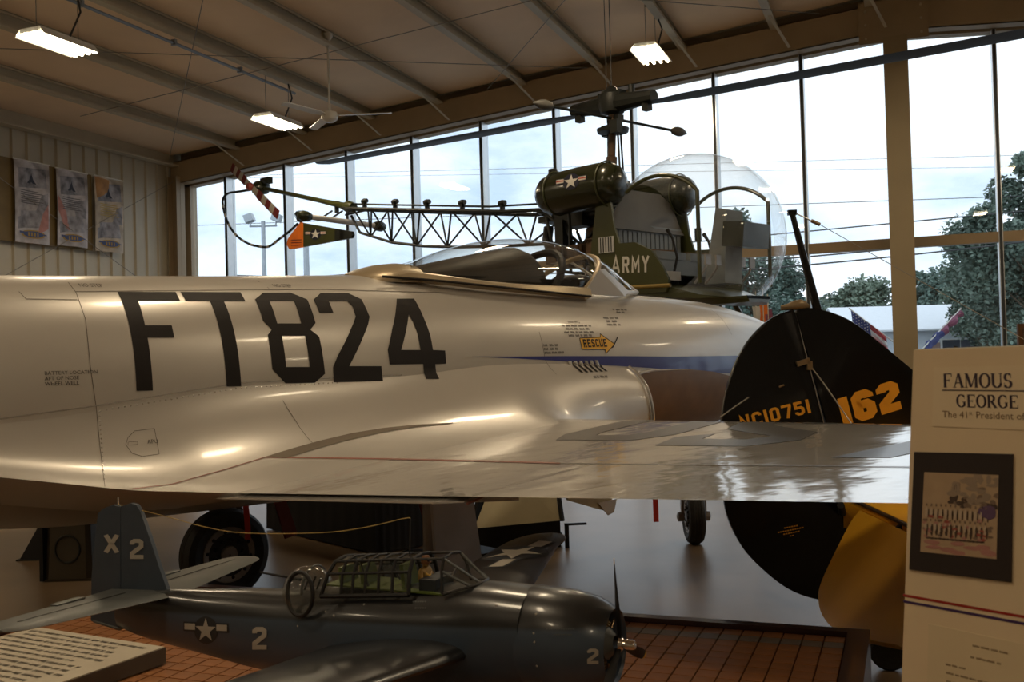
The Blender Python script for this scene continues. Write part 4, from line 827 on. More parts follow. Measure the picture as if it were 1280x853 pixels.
for x, hw, zb, zt in [(-.15, .3, 2.44, 2.52), (.1, .5, 2.36, 2.48), (.34, .62, 2.30, 2.46), (.8, .65, 2.24, 2.42), (1.2, .62, 2.18, 2.34), (1.45, .54, 2.165, 2.26), (1.65, .40, 2.165, 2.215), (1.76, .2, 2.18, 2.21)]:
    rs.append([V((x, hw, zt)), V((x, hw, zb+.06)), V((x, hw*.8, zb)), V((x, -hw*.8, zb)), V((x, -hw, zb+.06)), V((x, -hw, zt))])
belly.rings(rs).build('belly_pan', M['olive'], hel)
MB().prism([(.36, -.60, 2.4), (.36, .60, 2.4), (.36, .60, 3.1), (.36, .45, 3.32), (.36, .25, 3.42), (.36, -.25, 3.42), (.36, -.45, 3.32), (.36, -.60, 3.1)], (.03, 0, 0)).build('firewall', M['quilt'], hel)
MB().prism([(.37, -.60, 3.08), (.37, -.45, 3.33), (.37, -.25, 3.43), (.37, .25, 3.43), (.37, .45, 3.33), (.37, .60, 3.08), (.42, .60, 3.0), (.42, -.60, 3.0)], (.06, 0, 0)).build('head_pad', M['insb'], hel)
for k in range(15): MB().box((.42, -.54+1.08*k/14, 2.83), (.05, .06, .34)).build('back_cushion_rib', M['seat'], hel)
MB().box((.42, 0, 3.03), (.06, 1.16, .08)).build('back_cushion_band', M['seat'], hel)
st = MB().box((.68, 0, 2.58), (.52, 1.14, .16)); st.build('seat_bench', M['seat'], hel)
for y in (-.29, .29): MB().box((.70, y, 2.69), (.5, .5, .08)).build('seat_cushion', M['seat'], hel); MB().path([V((.55, y-.2, 2.74)), V((.72, y, 2.76)), V((.9, y+.16, 2.74))], .018, 6).build('seat_belt', M['rust'], hel)
# olive side panels under the doors with white lettering
sp = []
for s in (-1, 1):
    y = s*.63
    pl = [(.15, 2.44), (.22, 2.9), (.30, 3.30), (.46, 3.42), (.52, 3.0), (.58, 2.83), (.78, 2.82), (.98, 2.72), (1.12, 2.54), (1.18, 2.42), (1.15, 2.30), (.3, 2.32)]
    o = MB().prism([(x, y, z) for x, z in pl], (0, s*.03, 0)).build('side_panel', M['olive'], hel, flat=True); sp.append(o)
    MB().box((.42, s*.668, 2.83), (.2, .012, .16)).build('vent_grille', M['lgt'], o)
    for k in range(5): MB().box((.35+.035*k, s*.676, 2.83), (.01, .006, .15)).build('grille_slat', M['heliblk'], o)
bs = bvh_of(sp[:1]); q, wd = glyphs('ARMY', .17, .82)
for g_ in q:
    m = MB()
    for p in g_: decal(m, [[(765.5+46*x/wd, 341.5-20.5*y-1.0*x/wd) for x, y in p]], lambda u, v: (H.ray(u, v), bs), 50, .003)
    m.build('letter', M['starw'], sp[0])
MB().tube((.2, -.66, 2.39), (1.2, -.66, 2.36), .02).build('step_tube', mat('dull_yellow', (.25, .17, .04), .5), hel)
# instrument pedestal and controls
MB().prism([(1.24, -.15, 2.38), (1.48, -.15, 2.38), (1.52, -.15, 3.10), (1.40, -.15, 3.13)], (0, .3, 0)).build('pedestal', M['quilt'], hel)
MB().box((1.64, 0, 2.84), (.24, .46, .24), Matrix.Rotation(.12, 3, 'Y')).build('instrument_panel', M['olive_dk'], hel)
for k in range(6): MB().lathe([(.035, 0), (.04, -.012), (.03, -.014)], (1.515, -.14+.14*(k % 3), 2.92-.12*(k//3)), (1, 0, 0), 12).build('gauge', M['black'], hel)
for y in (-.33, .3): MB().path([V((.98, y, 2.42)), V((1.05, y, 2.66)), V((1.0, y, 2.86)), V((.94, y, 2.95))], [.014, .014, .014, .022], 7).build('control_stick', M['black'], hel)
for y in (-.4, -.22, .2, .38): MB().path([V((1.3, y, 2.38)), V((1.42, y, 2.5)), V((1.46, y, 2.58))], .012, 6).box((1.46, y, 2.6), (.02, .09, .1)).build('pedal', M['wheel'], hel)
MB().box((1.0, -.42, 2.47), (.16, .2, .09)).build('floor_box', M['lgt'], hel)
# skids
for s in (-1, 1):
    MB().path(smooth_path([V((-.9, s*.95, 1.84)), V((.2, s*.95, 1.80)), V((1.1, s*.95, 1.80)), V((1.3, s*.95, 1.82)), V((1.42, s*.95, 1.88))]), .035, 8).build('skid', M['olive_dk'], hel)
for x in (-.2, 1.1): MB().path(smooth_path([V((x, -.95, 1.76)), V((x, -.7, 2.1)), V((x, -.4, 2.28)), V((x, .4, 2.28)), V((x, .7, 2.1)), V((x, .95, 1.76))]), .03, 8).build('cross_tube', M['olive_dk'], hel)
# ================================================================== dark blue scale model on its tiled stand
M['navy'] = None; del M['navy']
def two_tone(name, top_, low_, z0, slope, rough=.3):
    m = mat(name, top_, rough, 0, var=.1, scale=14, coat=.25); nt = m.node_tree; b = nt.nodes['Principled BSDF']; L = nt.links.new
    src = b.inputs['Base Color'].links[0].from_socket; t = N(nt, 'ShaderNodeTexCoord'); sp = N(nt, 'ShaderNodeSeparateXYZ'); L(t.outputs['Object'], sp.inputs[0])
    mu = N(nt, 'ShaderNodeMath', operation='MULTIPLY_ADD'); L(sp.outputs['X'], mu.inputs[0]); mu.inputs[1].default_value = -slope; mu.inputs[2].default_value = -z0
    ad = N(nt, 'ShaderNodeMath', operation='ADD'); L(sp.outputs['Z'], ad.inputs[0]); L(mu.outputs[0], ad.inputs[1])
    mr = N(nt, 'ShaderNodeMapRange'); L(ad.outputs[0], mr.inputs[0]); mr.inputs[1].default_value = -.006; mr.inputs[2].default_value = .006
    mx = N(nt, 'ShaderNodeMix', data_type='RGBA'); L(mr.outputs[0], mx.inputs['Factor']); mx.inputs[6].default_value = (*low_, 1); L(src, mx.inputs[7]); L(mx.outputs[2], b.inputs['Base Color']); return m
M['navy2'] = two_tone('navy_over_slate_paint', (.012, .013, .015), (.046, .066, .098), 1.045, .06, .32)
M['slate'] = mat('slate_blue_paint', (.045, .061, .086), .38, var=.1, scale=14); M['navytop'] = mat('dark_navy_paint', (.014, .015, .017), .32, var=.12, scale=14, coat=.3); M['greyst'] = mat('grey_blue_tail', (.085, .092, .09), .4, var=.12, scale=12)
M['mwhite'] = mat('model_white_marking', (.40, .37, .32), .5); M['mdark'] = mat('model_dark_field', (.02, .024, .03), .5); M['mglass'] = glass('model_canopy_plastic', (.86, .85, .80), gloss=1.0, haze=.04)
M['mframe'] = mat('canopy_frame_dark', (.03, .028, .026), .35, .2); M['chrome'] = mat('polished_metal', (.75, .72, .66), .15, 1.0); M['green'] = mat('zinc_green', (.09, .13, .02), .5); M['tan'] = mat('flying_suit_tan', (.36, .22, .06), .7, var=.3, scale=40); M['lea'] = mat('leather_brown', (.22, .09, .03), .6, var=.3, scale=60)
hb = at_depth(775, 805, 2.47); T = Frame(hb, ld(.906, -.423)); TZ = hb.z
mod = thing('model_airplane', 'dark blue large scale model torpedo bomber with glazed canopy and white star, on tiled stand', 'model airplane', (T.o.x, T.o.y, 0), T.a)
Q = lambda x, y, yy=0: T.s(x, y, yy)
TS = [  # x, top, bottom, half width
 (-.225, 1.112, .86, .118), (-.38, 1.115, .83, .118), (-.5, 1.10, .80, .115), (-.7, 1.085, .79, .108), (-.85, 1.068, .795, .10), (-1.0, 1.05, .805, .09), (-1.15, 1.04, .815, .076), (-1.31, 1.027, .832, .06), (-1.45, 1.018, .846, .045), (-1.6, 1.0, .865, .028), (-1.68, .985, .885, .016)]
cols = [[(r[0], r[i]) for r in sorted(TS)] for i in (1, 2, 3)]
def msec(x, n=2.2, k=36):
    a, b, w_ = (sitp(c, x) for c in cols); zc = (a+b)/2+.02; return ring(x, zc, w_, a-zc, zc-b, n, k)
mf = MB().rings([msec(-1.68+.0291*i) for i in range(51)]); mfus = mf.build('fuselage', M['navy2'], mod, ang=60)
cw_ = []
for x, r, dz in [(-.245, .120, 0), (-.225, .126, 0), (-.12, .124, -.004), (-.06, .114, -.006), (-.03, .100, -.007), (-.012, .090, -.008), (-.018, .082, -.008), (-.06, .080, -.008), (-.09, .08, -.008)]:
    cw_.append(ring(x, .990+dz, r*.96, r*1.0, r*1.06, 2.0, 36))
mcow = MB().rings(cw_).build('cowling', M['navy2'], mod, ang=50)
en = MB()
for k in range(9):
    a = 2*pi*k/9; c = V((-.055, cos(a)*.05, .982+sin(a)*.05))
    for j in range(4): en.lathe([(.016, -.002), (.016, .002)], c+V((0, cos(a), sin(a)))*(.008*j-.012), (0, cos(a), sin(a)), 8)
    en.tube(c+V((.02, 0, 0)), c+V((.02, cos(a)*.025, sin(a)*.025)), .003, n=5)
en.build('engine_cylinders', mat('engine_bronze', (.22, .15, .08), .3, .8), mod)
MB().lathe([(.038, -.05), (.04, -.03), (.028, -.018), (.018, -.01)], (0, 0, .985), (1, 0, 0), 20).build('crankcase', M['greyst'], mod)
pr = MB().lathe([(.013, -.02), (.020, -.012), (.020, .0), (.012, .01), (.012, .034), (.009, .04), (.001, .042)], (.0, 0, .987), (1, 0, 0), 18).build('propeller_hub', M['chrome'], mod)
for i, a in enumerate((97, 217, 337)):
    d = V((0, cos(R_(a)), sin(R_(a)))); t_ = V((0, -d.z, d.y)); rs = []
    for r, w_, tw, th in [(.012, .014, 70, .008), (.05, .017, 60, .007), (.10, .026, 44, .005), (.155, .029, 30, .004), (.195, .024, 22, .003), (.212, .014, 20, .002)]:
        e1 = t_*cos(R_(tw))+V((1, 0, 0))*sin(R_(tw)); e2 = e1.cross(d); o = V((.0, 0, .987))+d*r; rs.append([o+e1*w_*.5*cx+e2*th*cy for cx, cy in ((1, 0), (.4, .5), (-.4, .5), (-1, 0), (-.4, -.5), (.4, -.5))])
    b = MB().rings(rs).build('propeller_blade', M['black'], pr, ang=50)
    MB().rings([[rs[-2][j].lerp(rs[-1][j], .55)*1 for j in range(6)], [p+d*.004 for p in rs[-1]]]).build('blade_tip', M['yel'], pr)
MB().tube((-.235, -.105, .865), (-.33, -.14, .84), .011, n=10).build('exhaust_pipe', mat('exhaust_tan', (.35, .22, .10), .4, .5), mod)
# wings
def mwing(s, m_=None):
    rs = []
    for y in [.06, .11, .2, .35, .5, .7, .9, 1.05, 1.18, 1.27, 1.33, 1.37, 1.385]:
        k = 1 if y < 1.2 else sqrt(max(.01, 1-((y-1.2)/.187)**2)); l_ = itp([(.1, -.365), (.35, -.44), (1.2, -.655)], y); t_ = itp([(.1, -.80), (.3, -.82), (1.2, -.875)], y); m2 = (l_*.45+t_*.55); c = (l_-t_)*(.25+.75*k)
        z = .952+.03*max(0, y-.3); th = itp([(.1, .078), (1.2, .026)], y)*(.3+.7*k)
        q = lambda u, up: V((m2+(l_-t_)*.05+c*(.5-u), s*y, z+th*(4.4*(.2969*u**.5-.126*u-.3516*u*u+.2843*u**3-.1036*u**4)*(1 if up else -.75)+.10*u*(1-u))-.022*u*max(0, 1-y)))
        us = [1, .9, .78, .65, .5, .36, .24, .14, .06, .02, 0]; rs.append([q(u, 1) for u in us]+[q(u, 0) for u in us[-2:0:-1]])
    return MB().rings(rs).build('wing', M['navytop'], mod, ang=50)
ws, wp = mwing(-1), mwing(1)
MB().box((-.66, -.62, .985), (.035, .012, .006)).build('wing_fitting', M['greyst'], ws)
for s, w_ in ((-1, ws), (1, wp)):
    MB().rings([[V((itp([(.3, -.75), (1.2, -.82)], y)+dx, s*y, .948+.03*max(0, y-.3)+.008*y+dz)) for dx, dz in ((-.002, 0), (.002, 0), (.002, .0015), (-.002, .0015))] for y in (.3, .75, 1.2)]).build('aileron_seam', M['mframe'], w_)
# tail: stabilizers, fin and rudder
zs = 1.0
for s in (-1, 1):
    rs = []
    for y in [.0, .05, .15, .25, .35, .43, .48, .505, .515]:
        k = 1 if y < .43 else sqrt(max(.01, 1-((y-.43)/.086)**2)); l_ = itp([(.03, -1.43), (.45, -1.50)], y); t_ = itp([(0, -1.70), (.45, -1.66)], y); m2 = (l_+t_)/2; c = (l_-t_)/2*(.35+.65*k)
        rs.append([V((m2+c*a_, s*y, zs+.02*y+.010*b_*(.4+.6*k)*(1-.6*y))) for a_, b_ in ((1, 0), (.8, .8), (.3, 1), (-.4, .6), (-1, .08), (-1, -.08), (-.4, -.6), (.3, -1), (.8, -.8))])
    o = MB().rings(rs).build('stabilizer', M['greyst'], mod, ang=50)
    MB().rings([[V((-1.585+dx, s*y, zs+.02*y+.0085*(1-.6*y)+dz)) for dx, dz in ((-.0025, 0), (.0025, 0), (.0025, .001), (-.0025, .001))] for y in (.06, .25, .44)]).build('elevator_seam', M['mframe'], o)
    MB().box((-1.67, s*.20, zs+.008), (.03, .10, .005)).build('trim_tab', M['greyst'], o)
def fin_plate(pl, name, th=.010, m_='slate'):
    P = [Q(x, y) for x, y in pl]; return MB().prism([p+V((0, -th/2, 0)) for p in P], (0, th, 0)).build(name, M[m_], mod, ang=20)
rud = fin_plate([(152, 634), (152, 787), (140, 785), (115, 776), (116, 720), (121, 665), (124, 642), (130, 636), (143, 631)], 'rudder')
fi = fin_plate([(153, 633), (165, 629), (172, 631), (177, 638), (189, 672), (202, 712), (212, 740), (225, 742), (215, 765), (154, 780)], 'fin', .014)
MB().prism([Q(x, y)+V((0, -.006, 0)) for x, y in [(205, 732), (212, 739), (300, 736), (340, 738), (340, 750), (205, 752)]], (0, .012, 0)).build('dorsal_fillet', M['slate'], mod)
MB().path([Q(118, 776), Q(150, 786), Q(166, 779)], .007, 6).build('tail_hook', M['greyst'], mod)
bfin = bvh_of([rud, fi]); qpx = lambda u, v: (T.ray(u, v), bfin); bfu = bvh_of([mfus, mcow]); qfu = lambda u, v: (T.ray(u, v), bfu)
def px_block(ch, x0, y0, x1, y1, cast, par, wd=.2, sk=0, name='marking'):
    q, W_ = glyphs(ch, wd); m = MB()
    for p in q[0]: decal(m, [[(x0+(x1-x0)*x/W_+sk*y, y1-(y1-y0)*y) for x, y in p]], cast, 6, .0022)
    return m.build(name, M['mwhite'], par)
px_block('X', 131, 669, 149, 691, qpx, rud); px_block('2', 163, 674, 180, 699, qpx, fi); px_block('2', 316, 784, 334, 812, qfu, mfus); px_block('2', 734, 811, 748, 830, qfu, mcow)
insignia(mfus, M['mwhite'], M['mdark'], 258, 788, 14, qfu, 5, .0015, V((.95, .04)), V((0, -1.1)), red=False)
bw_ = bvh_of([wp]); qtop = lambda u, v: ((V((u, v, 2)), V((0, 0, -1))), bw_)
insignia(wp, M['mwhite'], M['mdark'], -.735, .97, .11, qtop, .05, .0015, V((0, 1)), V((1, 0)), red=False)
for (x, y, n) in ((700, 786, 34), (703, 793, 22), (525, 752, 18), (526, 760, 14)):
    m = MB()
    for k in range(0, n, 3): decal(m, [[(x-n/2+k, y), (x-n/2+k+2, y), (x-n/2+k+2, y+1.6), (x-n/2+k, y+1.6)]], qfu, 9, .0015)
    m.build('small_lettering', M['greyst'], mfus)
rv = MB()
for (x, y) in ((670, 768), (668, 803), (671, 833), (667, 792), (407, 765), (417, 770), (455, 756), (372, 783), (620, 757)):
    o, d = T.ray(x, y); h = bfu.ray_cast(o, d)
    if h[0]: rv.lathe([(.003, 0), (.002, .0015)], h[0], h[1], 6)
rv.build('fasteners', M['mwhite'], mod)
# glazed canopy: frames are dark bars, panes between them
def carch(x0, xt, hs, ht, zs_, zt):     # sill point, knuckle, top knuckle, mirrored
    return [V((x0, -hs, zs_)), V((x0+(xt-x0)*.62, -(hs*.45+ht*.55)-.006, zs_+(zt-zs_)*.66)), V((xt, -ht, zt)), V((xt, 0, zt+.006)), V((xt, ht, zt)), V((x0+(xt-x0)*.62, hs*.45+ht*.55+.006, zs_+(zt-zs_)*.66)), V((x0, hs, zs_))]
bot = [401, 426, 440, 456, 473, 490, 511, 553]; tp = [421, 434.5, 448.5, 463.5, 479, 496.5, 517.5, 556]
zsill = lambda x: itp([(-.86, 1.058), (-.4, 1.098)], x); ztop = lambda x: itp([(-.83, 1.148), (-.47, 1.178)], x)
ar = []
for b, t_ in zip(bot, tp):
    x0 = Q(b, 744, -.082).x; xt = Q(t_, 699, -.04).x; ar.append(carch(x0, xt, .083, .046, zsill(x0), ztop(xt)))
for i, a in enumerate(ar): MB().path(a, .0042 if i not in (0, 6) else .0055, 6).build('canopy_frame', M['black'], mod)
for j in (0, 1, 2, 4, 5, 6):
    MB().path([a[j] for a in ar[:7]], .004 if j not in (0, 6) else .0065, 6).build('canopy_rail', M['black'], mod)
MB().path([ar[6][2], ar[7][2]], .004, 6).path([ar[6][4], ar[7][4]], .004, 6).build('canopy_rail', M['mframe'], mod)
for i in range(6):
    for j in range(6): MB().rings([[ar[i][j], ar[i][j+1]], [ar[i+1][j], ar[i+1][j+1]]], False, False).build('canopy_pane', M['mglass'], mod, flat=True)
wsb = [V((-.385, -.05, 1.112)), V((-.372, -.02, 1.115)), V((-.372, .02, 1.115)), V((-.385, .05, 1.112))]
wst_ = [ar[7][1], ar[7][2], ar[7][4], ar[7][5]]
MB().path([ar[7][0], wsb[0], wsb[1], wsb[2], wsb[3], ar[7][6]], .004, 6).build('windshield_base', M['mframe'], mod)
for a, b in zip(wst_, wsb): MB().tube(a, b, .0036, n=6).build('windshield_post', M['greyst'], mod)
MB().rings([[ar[7][0]]+wst_+[ar[7][6]], [V((-.40, -.075, 1.104))]+wsb+[V((-.40, .075, 1.104))]], False, False).build('windshield_pane', M['mglass'], mod, flat=True)
MB().tube(ar[7][1].lerp(wsb[0], .35), ar[7][2].lerp(wsb[1], .35), .003, n=6).build('windshield_bar', M['mframe'], mod)
# cockpit well and furniture
MB().box((-.63, 0, 1.088), (.40, .13, .004)).build('cockpit_floor', M['green'], mod)
for x, h, n_ in ((-.60, .06, 'pilot_seat'), (-.73, .05, 'radio_rack'), (-.80, .04, 'rear_bulkhead')): MB().prism([(x, -.04, 1.085), (x, .04, 1.085), (x-.012, .03, 1.09+h), (x-.012, -.03, 1.09+h)], (.012, 0, 0)).build(n_, M['green'], mod)
MB().path([(-.70, -.05, 1.09), (-.73, -.04, 1.15), (-.69, .04, 1.15), (-.66, .05, 1.09)], .003, 6).build('roll_bar', M['mframe'], mod)
MB().box((-.515, 0, 1.105), (.05, .10, .03)).build('instrument_panel', M['mdark'], mod)
# turret
tc = Q(386, 738, -.03); tr = .074
MB().lathe([(tr*sin(pi*k/16)+1e-4, -tr*cos(pi*k/16)) for k in range(17)], (tc.x, -.03, tc.z-.006), (0, 0, 1), 32).build('turret_glass', M['mglass'], mod, ang=80)
rc = Q(375, 743, -.098); axr = V((-.25, -1, .1)).normalized(); e1 = axr.cross(V((0, 0, 1))).normalized(); e2 = e1.cross(axr)
MB().path([rc+e1*.054*cos(2*pi*k/28)+e2*.059*sin(2*pi*k/28) for k in range(28)], .006, 8, closed=True).build('turret_ring', M['black'], mod)
MB().path([V((tc.x+.03*cos(pi*k/14)*0+.0, .064*cos(pi*k/14), tc.z-.006+.069*sin(pi*k/14))) for k in range(15)], .004, 6).build('turret_arch', M['greyst'], mod)
MB().box((tc.x, 0, tc.z-.045), (.09, .08, .03)).build('turret_base', M['green'], mod); MB().box((tc.x, -.035, tc.z-.02), (.075, .006, .005)).build('turret_bar', M['starr'], mod)
for k in range(3): MB().tube((tc.x-.03+.02*k, -.02, tc.z-.02), (tc.x-.01+.02*k, -.01, tc.z+.035), .003, n=6).build('turret_yoke', M['mframe'], mod)
MB().tube((tc.x-.05, 0, tc.z+.02), Q(326, 716, 0), .004, .003, 8).build('turret_gun', M['black'], mod)
ma = Q(512, 697, 0)
MB().tube(ma, Q(513, 648.5, 0), .0022, .0016, 6).build('antenna_mast', M['mframe'], mod)
MB().path(smooth_path([Q(149, 631), Q(215, 648), Q(260, 660), Q(309, 667), Q(400, 666.5), Q(455, 660), Q(505, 648.5), Q(513, 648.5)]), .0014, 5).build('antenna_wire', mat('brass_wire', (.42, .30, .10), .4, .5), mod)
MB().tube(Q(148, 632), Q(147.5, 622), .0025, n=6).build('fin_beacon', M['chrome'], mod)
# landing gear down to the stand
ZP = .58
for s in (-1, 1):
    MB().tube((-.50, s*.24, .90), (-.47, s*.26, ZP+.07), .012, n=10).build('gear_leg', M['greyst'], mod)
    wt = MB().lathe([(.02, -.02), (.058, -.022), (.068, -.01), (.068, .01), (.058, .022), (.02, .02)], (-.47, s*.285, ZP+.069), (0, 1, 0), 24).build('wheel', M['rubber'], mod)
    MB().lathe([(.03, -.024), (.01, -.026)], (-.47, s*.285, ZP+.069), (0, s, 0), 14).build('wheel_hub', M['wheel'], wt)
MB().tube((-.80, 0, .83), (-.80, 0, ZP), .02, n=12).lathe([(.10, 0), (.10, .01), (.02, .03)], (-.80, 0, ZP), (0, 0, 1), 20).build('support_post', M['black'], mod)
# pilot figurine
px_ = Q(531, 722, -.01); zb = 1.09
pil = thing('pilot_figurine', 'small pilot doll in tan flying suit seated in the model cockpit', 'figurine', T.w(-.555, 0, zb), T.a)
def skin(name, jts, eds, m_, parent, root=0, lv=2):
    me = bpy.data.meshes.new(name); me.from_pydata([j[0] for j in jts], eds, []); o = bpy.data.objects.new(name, me); COL.objects.link(o); o.parent = parent; me.materials.append(m_)
    sk = o.modifiers.new('s', 'SKIN')
    for i, j in enumerate(jts): me.skin_vertices[0].data[i].radius = (j[1], j[1] if len(j) < 3 else j[2]); me.skin_vertices[0].data[i].use_root = i == root
    sb = o.modifiers.new('u', 'SUBSURF'); sb.levels = sb.render_levels = lv; return o
jt = [((0, 0, .006), .016, .02), ((.002, 0, .022), .017, .022), ((.004, 0, .042), .015, .024), ((.006, 0, .052), .008, .009), ((.008, 0, .060), .009, .009), ((.010, 0, .068), .012, .0115), ((.010, 0, .077), .009, .009),
      ((.004, -.022, .045), .007), ((.010, -.029, .026), .006), ((.034, -.020, .018), .005), ((.040, -.016, .019), .0035), ((.004, .022, .045), .007), ((.010, .029, .026), .006), ((.034, .020, .018), .005), ((.040, .016, .019), .0035),
      ((.014, -.012, .006), .009), ((.040, -.013, .012), .008), ((.052, -.013, .002), .006), ((.014, .012, .006), .009), ((.040, .013, .012), .008), ((.052, .013, .002), .006)]
ed = [(0, 1), (1, 2), (2, 3), (3, 4), (4, 5), (5, 6), (2, 7), (7, 8), (8, 9), (9, 10), (2, 11), (11, 12), (12, 13), (13, 14), (0, 15), (15, 16), (16, 17), (0, 18), (18, 19), (19, 20)]
bo = skin('body', jt, ed, M['tan'], pil)
MB().lathe([(.0, .014), (.009, .012), (.0135, .004), (.0135, -.003), (.011, -.010)], (.008, 0, .070), (0, 0, 1), 14, False).build('flying_helmet', M['lea'], bo)
MB().box((.0205, 0, .0715), (.004, .018, .006)).build('goggles', M['black'], bo); MB().lathe([(.0018, -.002), (.002, .002), (.0005, .003)], (.0215, 0, .067), (1, 0, -.3), 6).build('nose', mat('doll_face', (.50, .28, .17), .6), bo)
MB().path([(.004, -.02, .046), (.016, -.012, .036), (.018, .0, .028), (.016, .012, .036), (.004, .02, .046)], .004, 6).build('life_vest', M['yel'], bo)
# tiled stand
M['mah'] = mat('dark_mahogany', (.045, .018, .016), .3, coat=.3, var=.2, scale=8); M['terra'] = mat('terracotta_tile', (.36, .15, .055), .4, var=.16, scale=7, bump=.06); M['tgrey'] = mat('grey_border_tile', (.22, .19, .16), .4, var=.1); M['grout'] = mat('tile_grout', (.12, .055, .028), .9)
x0, x1, y0_, y1 = -3.62, -.235, 1.9, 4.085
pf = thing('display_stand', 'low tiled display stand with dark wooden rim under the dark blue model', 'stand', ((x0+x1)/2, (y0_+y1)/2, 0))
ox, oy = (x0+x1)/2, (y0_+y1)/2
MB().box((0, 0, (ZP-.012)/2), (x1-x0, y1-y0_, ZP-.012)).build('carcass', M['mah'], pf); MB().box((0, 0, ZP-.008), (x1-x0-.01, y1-y0_-.01, .008)).build('grout_bed', M['grout'], pf)
for a, b, nm in (((x0-.04, y0_-.04), (x1+.04, y0_), 'rim'), ((x0-.04, y1), (x1+.075, y1+.055), 'rim'), ((x0-.04, y0_), (x0, y1), 'rim'), ((x1-.005, y0_), (x1+.075, y1), 'rim')):
    MB().box(((a[0]+b[0])/2-ox, (a[1]+b[1])/2-oy, ZP/2+.012), (b[0]-a[0], b[1]-a[1], ZP+.024)).build(nm, M['mah'], pf)
TW = .078; ti = {}
nx, ny = int((x1-x0)/TW), int((y1-y0_-.0)/TW); far = MB(); cnt = 0; cand = []
def tile_mesh(m_):
    o = MB().box((0, 0, 0), (TW-.006, TW-.006, .010)).build('tile', m_, pf, flat=True); o.location = (99, 0, 0); return o
for i in range(nx):
    for j in range(ny):
        cx_, cy_ = x1-.01-TW*(i+.5), y1-.01-TW*(j+.5); d = V((cx_, cy_, ZP))-CO; z = d.dot(fw); px = 640+FPX*d.dot(CR)/z; py = 426.5-FPX*d.dot(CU)/z
        vis = z > 0 and -20 < px < 1080 and py < 875 and (px > 770 or (px < 345 and py > 770) or (480 < px < 600 and py > 800)); cand.append((not vis, z, cx_, cy_, j))
cand.sort(); pa, pb = tile_mesh(M['terra']), tile_mesh(M['tgrey'])
for r_i, (nv, z, cx_, cy_, j) in enumerate(cand):
    if r_i < 298:
        o = linkdup(pb if j == 1 else pa, 'tile', pf); o.location = (cx_-ox, cy_-oy, ZP-.0005+.0012*random.random()); o.rotation_euler = (0, 0, random.uniform(-.012, .012))
    else: far.box((cx_-ox, cy_-oy, ZP-.0005), (TW-.006, TW-.006, .010))
bpy.data.objects.remove(pa); bpy.data.objects.remove(pb)
o = far.build('tile', M['terra'], pf, flat=True); o['kind'] = 'stuff'
# tilted placard with printed lines
M['card'] = mat('placard_white', (.62, .56, .45), .6, var=.04); M['cedge'] = mat('placard_edge', (.12, .10, .075), .6)
A_ = on_plane(207, 806, V((0, 0, 1)), (0, 0, .66)); B_ = on_plane(70, 853, V((0, 0, 1)), (0, 0, .66)); 
C1 = on_plane(-30, 842, V((0, 0, 1)), (0, 0, .655)); C2 = on_plane(20, 772, V((0, 0, 1)), (0, 0, .68)); Dn = on_plane(112, 772, V((0, 0, 1)), (0, 0, .68))
pu = (A_-B_).normalized(); pl_o = A_; n_ = V((0, 0, 1)); pv = n_.cross(pu); pv = pv if pv.x < 0 else -pv
PF = Frame(A_, (pu.x, pu.y)); pc = thing('placard', 'white printed information board lying on the stand beside the model tail', 'sign', (A_.x, A_.y, .59), PF.a)
sg = 1 if PF.p.dot(pv) > 0 else -1
Lx, Wx = .62, .74
MB().prism([(0, 0, 0), (-Lx, 0, 0), (-Lx, sg*Wx, 0), (0, sg*Wx, 0)], (0, 0, .058)).build('board', M['cedge'], pc, flat=True)
MB().prism([(-.003, sg*.003, .058), (-Lx, sg*.003, .058), (-Lx, sg*Wx, .058), (-.003, sg*Wx, .058)], (0, 0, .004)).build('face', M['card'], pc, flat=True)
m = MB(); rn = random.Random(3)
for i in range(13):            # lines of print, too small to read
    x = -.04-.044*i; y = .05+rn.uniform(0, .16)*(1 if i % 4 else .2)
    while y < Wx-.05:
        wl_n = rn.uniform(.015, .05); k = y
        while k < y+wl_n: m.add([(x, sg*k, .0632), (x-.019*rn.choice((.75, 1, 1.25)), sg*k, .0632), (x-.019, sg*(k+.0045), .0632), (x, sg*(k+.004), .0632)], [(0, 1, 2, 3)]); k += .010
        y += wl_n+.013
m.build('printed_lines', M['ink'], pc, flat=True)
# ================================================================== black-tailed yellow biplane (only its tail reaches the view)
M['bblack'] = mat('gloss_black_fabric', (.004, .004, .005), .25, coat=.15, spec=.35, var=.1, scale=5, bump=.02); M['byel'] = mat('yellow_fabric', (.82, .42, .02), .42, var=.06, scale=3, bump=.02); M['bor'] = mat('orange_lettering', (.95, .43, .03), .4); M['brass'] = mat('brass', (.25, .18, .10), .45, .4)
rb = at_depth(1031, 530, 5.75); B = Frame(rb, ld(1, -.04)); bi = thing('biplane', 'black-finned vintage airplane with yellow elevator and orange numbers behind the jet wing', 'airplane', (B.o.x, B.o.y, 0), B.a)
W_ = lambda x, y, yy=0: B.s(x, y, yy)
def plate(pl, name, m_, th, par=bi, taper=.3):
    P = [W_(x, y) for x, y in pl]; c = sum(P, V())/len(P); rs = []
    for k, sc in ((-1, .985), (-.75, 1), (.75, 1), (1, .985)): rs.append([c+(p-c)*sc+V((0, th/2*k, 0)) for p in P])
    return MB().rings(rs).build(name, m_, par, ang=30)
rp = smooth_path([V((x, y, 0)) for x, y in [(990, 387), (962, 399), (932, 430), (911, 474), (902, 518), (900, 560), (906, 635), (925, 680), (951, 710), (985, 736), (1022, 749), (1062, 752)]], 5)
rud2 = plate([(p.x, p.y) for p in rp]+[(1066, 670), (1048, 600), (1029, 525), (1010, 455), (993, 392)], 'rudder', M['bblack'], .055)
